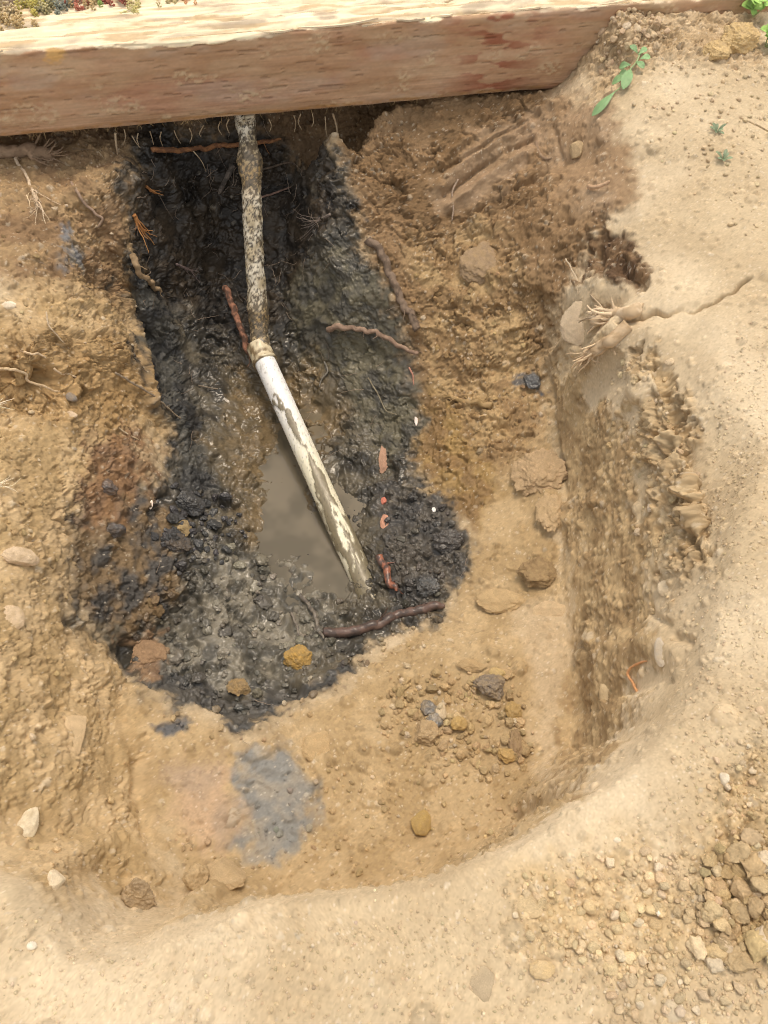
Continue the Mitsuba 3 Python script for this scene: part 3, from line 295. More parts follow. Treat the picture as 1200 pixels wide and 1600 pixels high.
# roots: name, label, two colours, radii, wet, points, frayed end (count, length, spread, thickness)
ROOTS = [
('red_root','pinkish red root with peeled bark leaning on the white pipe above its joint',(0.3,0.15,0.1),(0.11,0.065,0.048),0.0095,0.0085,0,[(-0.5029,1.7969,-0.4168),(-0.4899,1.7625,-0.4252),(-0.4649,1.7103,-0.4464),(-0.4461,1.6593,-0.4685),(-0.4223,1.6197,-0.4989),(-0.3989,1.5902,-0.5239)],None),
('root','hairy pinkish brown root lying across the dark right side of the pit',(0.3,0.21,0.155),(0.22,0.15,0.11),0.0085,0.0055,0,[(-0.183,1.6367,-0.4283),(-0.1477,1.6242,-0.3991),(-0.1009,1.6121,-0.395),(-0.0358,1.5865,-0.3866),(0.0195,1.5482,-0.3853),(0.0777,1.5174,-0.3911)],(9,0.03,1.6,0.25)),
('root','thick split root running down the back wall and ending in orange splinters',(0.21,0.155,0.115),(0.13,0.095,0.07),0.011,0.01,0,[(-0.0726,1.7727,-0.2161),(-0.0395,1.7462,-0.2279),(-0.0015,1.6823,-0.2608),(0.0369,1.6185,-0.3073),(0.0751,1.5704,-0.3503)],(6,0.035,0.25,1)),
('root','dark reddish root lying crosswise below the lower end of the pipe',(0.13,0.085,0.07),(0.075,0.055,0.048),0.013,0.011,1,[(-0.1337,0.7434,-0.5543),(-0.0754,0.7418,-0.5454),(-0.0059,0.7596,-0.5415),(0.0484,0.7912,-0.5466),(0.1035,0.8036,-0.5428),(0.1563,0.8112,-0.5287)],None),
('root','broken root sticking out under the left end of the timber,its torn end frayed',(0.36,0.25,0.165),(0.25,0.17,0.11),0.017,0.014,0,[(-1.1257,1.9008,-0.0697),(-1.0587,1.9056,-0.0721),(-0.9904,1.9112,-0.0713),(-0.9317,1.9111,-0.0728)],(16,0.05,0.35,1)),
('frayed_root','pale frayed root strand hanging down under the left end of the timber',(0.58,0.47,0.34),(0.42,0.32,0.22),0.0042,0.003,0,[(-1.0318,1.8865,-0.0793),(-0.9862,1.8155,-0.0753),(-0.9242,1.7082,-0.0506),(-0.8967,1.6528,-0.0429)],(18,0.075,0.16,1.5)),
('root','thin winding pinkish root on the soil under the left half of the timber',(0.32,0.23,0.17),(0.25,0.18,0.13),0.004,0.0035,0,[(-0.8505,1.7824,-0.0699),(-0.8215,1.7338,-0.0685),(-0.8004,1.7205,-0.0962),(-0.7813,1.7152,-0.1148),(-0.771,1.7123,-0.128),(-0.7862,1.6973,-0.1451)],None),
('root','orange brown root crossing horizontally under the timber behind the pipe top',(0.33,0.16,0.075),(0.2,0.1,0.055),0.007,0.006,0,[(-0.6783,1.9661,-0.0912),(-0.6263,2.0407,-0.1392),(-0.5623,2.0845,-0.157),(-0.4916,2.1115,-0.1615),(-0.4182,2.1275,-0.1648),(-0.3448,2.1557,-0.1636)],None),
('fibre_tuft','purplish grey tuft of fibres in the black mud left of the pipe',(0.2,0.15,0.14),(0.12,0.09,0.085),0.004,0.003,0,[(-0.6328,1.7937,-0.3379),(-0.6177,1.816,-0.3751)],(14,0.075,0.35,1)),
('fibre_tuft','grey brown fibre bundle in the black mud right of the pipe',(0.22,0.18,0.155),(0.14,0.115,0.1),0.004,0.003,0,[(-0.1794,1.8226,-0.1748),(-0.2126,1.8394,-0.2077)],(14,0.09,0.22,1)),
('fibre_tuft','orange bark fibres on the left wall of the dark recess',(0.42,0.2,0.075),(0.28,0.13,0.05),0.006,0.005,0,[(-0.7063,1.761,-0.1541),(-0.7002,1.7614,-0.1704)],(16,0.075,0.35,1.6)),
('fibre_tuft','small orange bark splinter above the larger orange fibres',(0.4,0.19,0.075),(0.25,0.12,0.05),0.004,0.003,0,[(-0.686,1.8608,-0.1337),(-0.6805,1.877,-0.1569)],(6,0.04,0.2,1.5)),
('root','thin pink root crossing right of the muddy upper pipe',(0.3,0.19,0.15),(0.2,0.13,0.1),0.003,0.0025,0,[(-0.4114,2.0216,-0.2749),(-0.3681,2.0494,-0.2755),(-0.3169,2.0714,-0.267)],None),
('root','thin dark root arching over the black mud right of the pipe top',(0.17,0.125,0.095),(0.1,0.08,0.06),0.003,0.0025,0,[(-0.4092,2.107,-0.2388),(-0.3489,2.1322,-0.2319),(-0.314,2.1359,-0.2309),(-0.2782,2.085,-0.2273),(-0.2439,1.9842,-0.1779)],None),
('stick','grey broken stick standing in the recess left of the pipe top',(0.15,0.125,0.105),(0.08,0.07,0.06),0.009,0.006,0,[(-0.4877,2.0852,-0.2101),(-0.5098,2.0488,-0.2371),(-0.5245,1.9935,-0.2461)],None),
('root','pale frayed root fanning out of the right rim of the hole',(0.6,0.475,0.33),(0.48,0.36,0.23),0.016,0.015,0,[(0.5633,1.3283,-0.0239),(0.5432,1.331,-0.0332),(0.5353,1.395,-0.1022),(0.5017,1.42,-0.1402)],(30,0.06,0.3,1.2)),
('root','tan torn root below the fanned root on the right rim pointing down into the hole',(0.53,0.4,0.26),(0.42,0.3,0.18),0.015,0.013,0,[(0.532,1.2909,-0.044),(0.5097,1.285,-0.0712),(0.4862,1.2875,-0.11),(0.4661,1.2996,-0.1515)],(22,0.05,0.2,1.1)),
('root','pale wavy root crossing the mouth of the dark hollow at the left edge',(0.55,0.43,0.28),(0.45,0.33,0.2),0.0035,0.0025,0,[(-0.8939,1.1686,-0.1221),(-0.8286,1.1352,-0.0905),(-0.8059,1.1427,-0.1186),(-0.7915,1.1512,-0.1402),(-0.7779,1.1546,-0.1653),(-0.7604,1.161,-0.1784)],None),
('root','short pale root above the dark hollow at the left edge',(0.57,0.45,0.3),(0.47,0.35,0.22),0.003,0.002,0,[(-0.8471,1.2295,-0.1217),(-0.7996,1.1888,-0.0872),(-0.7892,1.1964,-0.0926),(-0.7792,1.1989,-0.1112)],None),
('root','short pale root right of the dark hollow at the left edge',(0.57,0.45,0.3),(0.47,0.35,0.22),0.003,0.002,0,[(-0.77,1.1937,-0.1389),(-0.7582,1.1989,-0.1613),(-0.7485,1.2065,-0.1714),(-0.7354,1.2091,-0.1847)],None),
('frayed_root','whitish frayed root ends below the dark hollow at the left edge',(0.72,0.64,0.5),(0.6,0.5,0.36),0.003,0.003,0,[(-0.8727,1.07,-0.1283),(-0.865,1.0796,-0.1371)],(7,0.035,0.35,1)),
('frayed_root','whitish frayed root ends at the left edge beside the middle of the slope',(0.72,0.62,0.46),(0.6,0.48,0.33),0.003,0.003,0,[(-0.7898,0.8403,-0.0949),(-0.7803,0.8481,-0.1036)],(7,0.045,0.25,1)),
('root','tan broken root bent down at the edge of the black recess',(0.34,0.245,0.15),(0.24,0.17,0.1),0.009,0.006,0,[(-0.7014,1.6616,-0.1997),(-0.689,1.6388,-0.2228),(-0.6808,1.6487,-0.2662),(-0.6762,1.6832,-0.3237),(-0.6669,1.6945,-0.3617)],None),
('root','thin pale rootlet hanging on the wall left of the fanned root',(0.55,0.45,0.32),(0.45,0.36,0.25),0.0022,0.0015,0,[(0.4426,1.608,-0.1185),(0.4566,1.5806,-0.1274),(0.4658,1.543,-0.1274),(0.4658,1.5037,-0.138)],None),
('root','thin greyish root hanging on the folded clay at the back wall',(0.33,0.25,0.19),(0.25,0.19,0.14),0.003,0.002,0,[(0.1745,1.9291,-0.1236),(0.1599,1.901,-0.1447),(0.165,1.8698,-0.1669),(0.1611,1.8331,-0.1897)],None),
('twig','curled orange twig on the right wall',(0.62,0.34,0.17),(0.55,0.29,0.14),0.0026,0.002,0,[(0.495,0.5021,-0.2162),(0.4928,0.525,-0.2311),(0.4883,0.5438,-0.2368),(0.4907,0.551,-0.2242),(0.4971,0.5509,-0.1995),(0.5053,0.5459,-0.1689)],None),
('root','tan root piece lying on the wall beside the ochre clay',(0.36,0.25,0.13),(0.25,0.17,0.08),0.009,0.005,0,[(0.2861,1.3645,-0.4183),(0.2355,1.3802,-0.429),(0.1928,1.3975,-0.4383),(0.1534,1.4143,-0.4519)],(6,0.03,0.3,1)),
('twig','thin dry twig on the ground at the right edge under the timber end',(0.4,0.31,0.2),(0.3,0.22,0.14),0.0025,0.002,0,[(0.8507,1.8736,0.1133),(0.8837,1.8556,0.1087),(0.9227,1.8276,0.1024)],None),
('root','grey root poking through the grey mud left of the crosswise root',(0.19,0.165,0.135),(0.12,0.105,0.09),0.006,0.004,1,[(-0.207,0.8656,-0.5977),(-0.1778,0.8208,-0.5842),(-0.155,0.7695,-0.5653),(-0.1346,0.7214,-0.5417)],None),
('root','shorter grey root in the grey mud beside the other grey root',(0.19,0.165,0.135),(0.12,0.105,0.09),0.004,0.003,1,[(-0.2238,0.8006,-0.575),(-0.2085,0.7666,-0.5633),(-0.1953,0.7337,-0.5526)],None),
('rootlet','tiny pink rootlet on the dark wall above the white chip',(0.5,0.25,0.19),(0.4,0.2,0.15),0.0022,0.0015,0,[(0.056,1.4957,-0.4206),(0.0676,1.4773,-0.4315),(0.0724,1.4561,-0.4502)],None),
('root','pinkish root end poking out of the slope below the weed sprig',(0.5,0.34,0.22),(0.4,0.27,0.17),0.0055,0.004,0,[(0.4875,1.7495,-0.0094),(0.5113,1.7353,0.0052),(0.5327,1.7312,0.0196)],None),
('root','curved root loop at the top of the clay folds',(0.33,0.24,0.16),(0.26,0.18,0.12),0.005,0.004,0,[(0.3863,2.012,-0.0578),(0.3935,1.9837,-0.0699),(0.4106,1.9652,-0.0744),(0.4294,1.9568,-0.0663)],None),
('root','reddish root with orange bark flakes right of the lower pipe end',(0.3,0.12,0.075),(0.1,0.065,0.055),0.01,0.008,1,[(-0.0061,0.9679,-0.5639),(0.0084,0.9277,-0.5582),(0.0191,0.8969,-0.5584),(0.0363,0.8597,-0.5588)],None),
('root','thin root trailing over the edge of the left buttress into the black mud',(0.3,0.24,0.17),(0.22,0.17,0.12),0.003,0.002,0,[(-0.6709,1.2705,-0.2312),(-0.6388,1.2799,-0.2823),(-0.6089,1.2859,-0.3418),(-0.5722,1.2948,-0.4102),(-0.5358,1.3164,-0.4872)],None),
('root','very thin root lying across the lower left of the black recess',(0.26,0.22,0.17),(0.2,0.16,0.12),0.002,0.0015,0,[(-0.5573,1.4954,-0.5277),(-0.5058,1.5001,-0.553),(-0.4767,1.5227,-0.5659)],None),
('root','thin root in the dark mud right of the pipe joint',(0.22,0.2,0.17),(0.15,0.14,0.12),0.003,0.002,0,[(-0.1919,1.5973,-0.5184),(-0.1825,1.5664,-0.5261),(-0.1994,1.5509,-0.5435),(-0.2064,1.532,-0.5567)],None),
('root','thin crooked root on the dark wall right of the pipe',(0.24,0.21,0.15),(0.18,0.155,0.11),0.0022,0.0016,0,[(-0.06,1.5117,-0.487),(-0.0303,1.4627,-0.4989),(-0.0028,1.4118,-0.5132),(0.0268,1.3977,-0.5116)],None),
('root','thin pale root on the soil of the left slope below the rust stain',(0.5,0.4,0.27),(0.4,0.31,0.2),0.002,0.0015,0,[(-0.6623,1.1632,-0.3115),(-0.6441,1.1589,-0.3358),(-0.6258,1.1631,-0.3612)],None),
('root','fine root hanging on the left soil face under the pale frayed strand',(0.45,0.36,0.25),(0.35,0.27,0.18),0.002,0.0014,0,[(-0.8086,1.3299,-0.097),(-0.7932,1.2911,-0.0992),(-0.7736,1.2752,-0.1234),(-0.7564,1.267,-0.15)],None),
('straw','tiny pale straw standing on the near rim',(0.75,0.66,0.45),(0.7,0.6,0.4),0.002,0.0018,0,[(0.0063,0.1166,-0.0184),(0.0076,0.1017,0.0043)],None),
]
HANGING = [[(-0.7313,1.9399,-0.0173),(-0.7335,1.9394,-0.0389),(-0.7439,1.9371,-0.06)],[(-0.7165,1.9432,-0.0369),(-0.7112,1.9444,-0.0559),(-0.7037,1.9461,-0.0736)],[(-0.6682,1.954,-0.0291),(-0.667,1.9543,-0.0457),(-0.667,1.9543,-0.068)],[(-0.6393,1.9605,-0.0338),(-0.6465,1.9589,-0.0515),(-0.6447,1.9593,-0.0741)],[(-0.6058,1.968,-0.0335),(-0.6029,1.9686,-0.0523),(-0.5966,1.97,-0.0716)],[(-0.5273,1.9855,-0.0268),(-0.5411,1.9824,-0.0474),(-0.5397,1.9828,-0.0587)],[(-0.4824,1.9956,-0.0203),(-0.4903,1.9938,-0.0378),(-0.4847,1.995,-0.0569)],[(-0.458,2.001,-0.0155),(-0.4674,1.9989,-0.0327),(-0.4639,1.9997,-0.0553)],[(-0.3538,2.0243,-0.0257),(-0.3488,2.0254,-0.0445),(-0.3559,2.0238,-0.0625)],[(-0.2862,2.0394,-0.0213),(-0.2828,2.0402,-0.0437),(-0.2883,2.039,-0.0693)],[(-0.2671,2.0437,-0.0195),(-0.2756,2.0418,-0.0407),(-0.2685,2.0434,-0.0638)],[(-0.2018,2.0583,-0.0331),(-0.2004,2.0586,-0.082),(-0.1908,2.0607,-0.1101)],[(-0.1805,2.063,-0.0278),(-0.1713,2.0651,-0.066),(-0.1692,2.0656,-0.1124),(-0.1575,2.0682,-0.1494)],[(-0.7564,1.9343,-0.0256),(-0.7636,1.9327,-0.0654),(-0.7694,1.9314,-0.1261)],[(-0.5673,1.9766,-0.0976),(-0.5507,1.9803,-0.1306),(-0.5441,1.9818,-0.1634)],[(-0.8135,1.9216,-0.0713),(-0.8028,1.9239,-0.0991),(-0.8006,1.9244,-0.1345)],[(0.0783,2.1209,-0.0755),(0.0578,2.1163,-0.1024),(0.0465,2.1138,-0.1348)],[(-0.2361,2.0506,-0.0225),(-0.2339,2.0511,-0.0448),(-0.24,2.0497,-0.0591)],[(-0.6986,1.9472,-0.0315),(-0.7062,1.9456,-0.049),(-0.7048,1.9459,-0.0641)],[(-0.565,1.9771,-0.0303),(-0.5624,1.9777,-0.0527),(-0.5709,1.9758,-0.0705)]]
# stones: name, label, place, width, height, colour, flatness, roughness, wet
STONES = [
('stone','pale rounded stone half buried in the left slope near the left edge',(-0.7244,0.7156,-0.1563),0.0713,0.0458,(0.6,0.47,0.33),0.6,0.12,0),
('stone','whitish oval stone half buried in the lower left slope',(-0.5744,0.2189,-0.1749),0.032,0.0619,(0.66,0.58,0.43),0.5,0.1,0),
('stone','small white stone above the near rim at the lower left',(-0.4822,0.1217,-0.0873),0.0289,0.0308,(0.68,0.59,0.44),0.6,0.1,0),
('stone','pale smooth stone flush in the left slope at the left edge',(-0.6938,0.574,-0.1371),0.0479,0.0479,(0.58,0.45,0.31),0.35,0.1,0),
('stone','flat dusty stone pressed into the lower left slope',(-0.5725,0.3907,-0.2554),0.0576,0.0935,(0.52,0.39,0.24),0.2,0.1,0),
('soil_clod','loose grey brown clod with a dark underside in the gully at the lower left',(-0.4062,0.1239,-0.2928),0.062,0.0465,(0.3,0.225,0.145),1.35,0.34,0),
('stone','large flat tan stone with a bluish top on the hole floor near the near wall',(-0.2711,0.1762,-0.3751),0.0927,0.0642,(0.44,0.33,0.2),0.55,0.14,0),
('soil_clod','tan clod left of the flat bluish stone',(-0.3067,0.1588,-0.3438),0.0417,0.0417,(0.42,0.31,0.18),1.1,0.3,0),
('stone','round ochre stone alone on the hole floor',(0.0922,0.293,-0.4354),0.0436,0.0488,(0.4,0.275,0.1),0.8,0.12,0),
('clay_lump','bright ochre clay lump on the grey mud',(-0.1885,0.6592,-0.529),0.0634,0.0634,(0.46,0.29,0.085),0.7,0.3,0),
('clay_lump','ochre brown clay lump low in the grey mud near its front edge',(-0.3127,0.5814,-0.5153),0.0557,0.044,(0.33,0.22,0.1),0.6,0.3,0),
('soil_clod','dark grey clod at the top of the crumbs on the hole floor',(0.2468,0.5822,-0.4425),0.0708,0.051,(0.15,0.13,0.115),0.7,0.4,0),
('clay_lump','blue black clay lump beside the pale stone on the hole floor,upper of two',(0.1101,0.5286,-0.452),0.0364,0.0392,(0.105,0.11,0.115),0.7,0.3,0),
('clay_lump','blue black clay lump on the hole floor,lower of two',(0.1238,0.4988,-0.4498),0.036,0.0332,(0.095,0.1,0.105),0.7,0.3,0),
('stone','pale squarish stone touching the two blue black lumps',(0.1391,0.5212,-0.4479),0.0278,0.0362,(0.56,0.46,0.32),0.8,0.15,0),
('stone','smooth yellowish stone beside the dark grey clod',(0.2644,0.6122,-0.446),0.0372,0.0258,(0.5,0.37,0.17),0.7,0.08,0),
('soil_clod','ochre clod at the right edge of the crumbs',(0.2939,0.5303,-0.4459),0.0363,0.0419,(0.37,0.25,0.1),0.7,0.3,0),
('soil_clod','dark brown clod at the lower right of the crumbs',(0.2974,0.4528,-0.4451),0.0354,0.0626,(0.24,0.165,0.1),0.6,0.4,0),
('soil_clod','ochre clod just left of the lower dark brown clod',(0.2718,0.4355,-0.4437),0.0433,0.0297,(0.42,0.28,0.11),0.7,0.3,0),
('soil_clod','flat brown clod above the dark grey clod',(0.2064,0.6275,-0.4486),0.0576,0.0346,(0.37,0.26,0.14),0.5,0.3,0),
('soil_clod','brown clod below the two blue black lumps',(0.1016,0.474,-0.4482),0.0549,0.0521,(0.36,0.265,0.16),0.7,0.3,0),
('soil_clod','round ochre clod right of the lower blue black lump',(0.1728,0.4942,-0.4426),0.0358,0.033,(0.4,0.27,0.1),0.8,0.2,0),
('soil_clod','dark wet clod at the foot of the right wall',(0.3833,0.8767,-0.4669),0.0875,0.0656,(0.22,0.15,0.08),0.6,0.35,0),
('soil_clod','flattened pale tan clod at the foot of the right wall below the dark wet clod',(0.2906,0.8148,-0.4961),0.1027,0.0591,(0.43,0.31,0.17),0.5,0.25,0),
('soil_clod','thin flake of pale clay on the floor by the right wall',(0.3986,0.777,-0.4603),0.0787,0.0515,(0.48,0.36,0.22),0.3,0.25,0),
('soil_clod','pale crumbly clod leaning against the right wall,upper one',(0.3916,1.1464,-0.4364),0.1295,0.1162,(0.43,0.31,0.19),0.45,0.4,0),
('soil_clod','pale lump against the foot of the right wall below the upper crumbly clod',(0.4328,1.0421,-0.4392),0.0711,0.0873,(0.45,0.33,0.2),0.5,0.35,0),
('soil_clod','large tan clod on the mound at the top right',(0.8786,2.1354,0.1418),0.1047,0.0776,(0.5,0.36,0.17),0.7,0.35,0),
('soil_clod','tan clod in front of the large clod at the top right',(0.8177,2.1003,0.1416),0.0669,0.0569,(0.52,0.38,0.19),0.7,0.3,0),
('stone','white chip at the left edge above the hollow',(-0.8786,1.3139,-0.0578),0.0411,0.0205,(0.74,0.66,0.53),0.5,0.15,0),
('stone','small dark grey stone on the left slope below the hollow',(-0.7401,1.1576,-0.2006),0.027,0.024,(0.19,0.185,0.18),0.8,0.12,0),
('stone','small pale stone just below the dark grey stone on the left slope',(-0.7343,1.1167,-0.2089),0.0238,0.0178,(0.58,0.46,0.33),0.7,0.12,0),
('stone','pale flat disc shaped stone beside the fanned root on the right rim',(0.4708,1.4517,-0.1896),0.0843,0.1005,(0.58,0.47,0.34),0.14,0.16,0),
('clay_lump','small blue black lump against the lower right wall of the recess',(0.3905,1.4124,-0.3787),0.0521,0.0417,(0.085,0.088,0.09),0.7,0.35,0),
('clay_lump','black lump on the rusty edge left of the pit',(-0.6533,0.9878,-0.3214),0.0453,0.0362,(0.075,0.075,0.08),0.7,0.3,0),
('clay_lump','black lump below the rusty stain left of the pit',(-0.6259,0.8956,-0.3592),0.0419,0.0389,(0.075,0.073,0.075),0.7,0.3,0),
('clay_lump','large black lump at the left of the muddy floor',(-0.5142,1.0643,-0.4993),0.0767,0.0701,(0.055,0.055,0.058),0.7,0.35,0),
('clay_lump','black lump below the large black lump',(-0.5113,0.9287,-0.4699),0.0699,0.0508,(0.06,0.058,0.06),0.7,0.35,0),
('clay_lump','grey lump with an ochre spot among the black lumps',(-0.5094,0.9746,-0.4849),0.0453,0.0453,(0.34,0.25,0.13),0.6,0.3,0),
('soil_clod','reddish brown crumbly lump at the left front of the mud',(-0.5368,0.6456,-0.4866),0.0767,0.0767,(0.29,0.19,0.115),0.5,0.35,0),
('clay_lump','dark clod at the right end of the black mud',(0.17,0.9867,-0.5105),0.0755,0.0591,(0.07,0.064,0.06),0.7,0.4,0),
('clay_lump','dark blue clod in the black mud right of the pipe end',(0.1222,0.8662,-0.5361),0.0578,0.0546,(0.075,0.078,0.08),0.7,0.4,0),
('stone','white stone on the right ground at the edge of the gravel',(0.53,0.2899,0.0084),0.0174,0.0213,(0.66,0.61,0.5),0.7,0.1,0),
('stone','white pebble among the gravel near the bottom right',(0.4015,0.1077,0.0042),0.0098,0.0116,(0.8,0.76,0.68),0.8,0.06,0),
('stone','pale yellowish pebble in the gravel left of the white pebble',(0.3912,0.11,0.001),0.0161,0.0125,(0.6,0.47,0.27),0.8,0.06,0),
('stone','pale tan pebble above the white gravel pebble',(0.3927,0.1325,0.0016),0.0136,0.0108,(0.62,0.52,0.36),0.8,0.06,0),
('stone','brownish pebble at the top of the near gravel',(0.3963,0.1449,0.0021),0.0164,0.0145,(0.46,0.31,0.17),0.8,0.1,0),
('soil_clod','round tan clod at the left of the near gravel',(0.3066,0.1099,-0.0006),0.0197,0.0197,(0.5,0.37,0.2),0.8,0.2,0),
('soil_clod','wide tan clod left of the round tan clod',(0.2273,0.1058,-0.0001),0.0482,0.0322,(0.5,0.385,0.23),0.4,0.3,0),
('soil_clod','tan clod half sunk in the ground near the bottom centre',(0.228,0.0321,-0.0001),0.031,0.0224,(0.5,0.37,0.2),0.6,0.25,0),
('stone','flat grey brown stone flush with the ground at the bottom centre',(0.1515,0.0122,-0.0004),0.0392,0.0477,(0.36,0.285,0.19),0.25,0.12,0),
('soil_clod','big dark clod overhanging a gap at the bottom right',(0.4905,0.0512,0.021),0.0478,0.0325,(0.37,0.27,0.15),0.7,0.35,0),
('soil_clod','pale clod left of the big dark clod at the bottom right',(0.4682,0.0596,0.0167),0.0344,0.0241,(0.48,0.36,0.2),0.7,0.25,0),
('soil_clod','large clod at the right edge near the bottom',(0.5288,0.0745,0.0279),0.0378,0.0516,(0.4,0.29,0.16),0.7,0.3,0),
('stone','small white pebble on the near rim right of the hole',(0.3561,0.2016,-0.0002),0.0103,0.0075,(0.74,0.67,0.54),0.6,0.06,0),
('stone','white stone near the upper edge of the left gully',(-0.4616,0.0406,-0.0232),0.0123,0.0106,(0.72,0.68,0.58),0.7,0.08,0),
('stone','pale stone stuck in the upper right wall near the curled twig',(0.4718,0.5322,-0.3264),0.0289,0.0525,(0.57,0.45,0.28),0.3,0.1,0),
('stone','greyish smooth stone in the right ledge above the curled twig',(0.5235,0.5451,-0.1326),0.0212,0.0519,(0.47,0.41,0.33),0.3,0.08,0),
('stone','pale stone in the right ledge above the smooth grey stone',(0.5539,0.6841,-0.1409),0.0299,0.0324,(0.6,0.5,0.36),0.4,0.12,0),
('stone','big brown smooth lump set in the back wall',(0.2495,1.7164,-0.2301),0.1165,0.1236,(0.27,0.195,0.13),0.45,0.2,0),
('stone','tan round stone at the rim of the back wall next to the slope',(0.4799,1.9116,-0.0163),0.0442,0.051,(0.42,0.32,0.19),0.5,0.12,0),
('stone','pale pebble on the mound beside the timber end',(0.6214,2.1686,0.165),0.0236,0.0304,(0.62,0.51,0.36),0.8,0.1,0),
('stone','tan pebble left of the pale pebble beside the timber end',(0.5393,2.2093,0.1425),0.0241,0.031,(0.48,0.36,0.25),0.8,0.12,0),
('stone','flat tan stone at the edge of the bluish stain on the hole floor',(-0.1293,0.4405,-0.4493),0.0679,0.0733,(0.46,0.33,0.18),0.4,0.18,0),
('wood_chip','pinkish wood chip in the dark mud right of the pipe',(-0.0105,1.2729,-0.5648),0.0289,0.0723,(0.42,0.26,0.18),0.3,0.4,0),
('wood_chip','orange pink wood chip right of the lower pipe',(0.0114,1.0698,-0.5698),0.0258,0.0413,(0.48,0.26,0.18),0.4,0.3,0),
('wood_chip','small red wood chip above the orange pink chip',(-0.001,1.1487,-0.5818),0.0159,0.0229,(0.5,0.18,0.13),0.5,0.2,0),
('wood_chip','tiny white chip on the dark wall right of the pipe',(0.0813,1.3705,-0.5036),0.0108,0.0289,(0.8,0.68,0.62),0.4,0.1,0),
('wood_chip','white chip near the right edge of the black mud',(0.1357,1.0927,-0.5268),0.0119,0.0153,(0.78,0.76,0.72),0.5,0.1,0),
('wood_chip','pale chip left of the muddy floor among black lumps',(-0.5833,0.9999,-0.4088),0.0095,0.0236,(0.74,0.62,0.52),0.4,0.1,0),
('stone','dark grey stone lying on the soil behind the timber,left',(-0.6801,2.1819,0.1868),0.057,0.0268,(0.17,0.17,0.175),0.6,0.12,0),
('stone','grey stone lying on the soil behind the timber,middle',(-0.2356,2.2716,0.1587),0.1076,0.0278,(0.3,0.285,0.27),0.5,0.1,0),
]
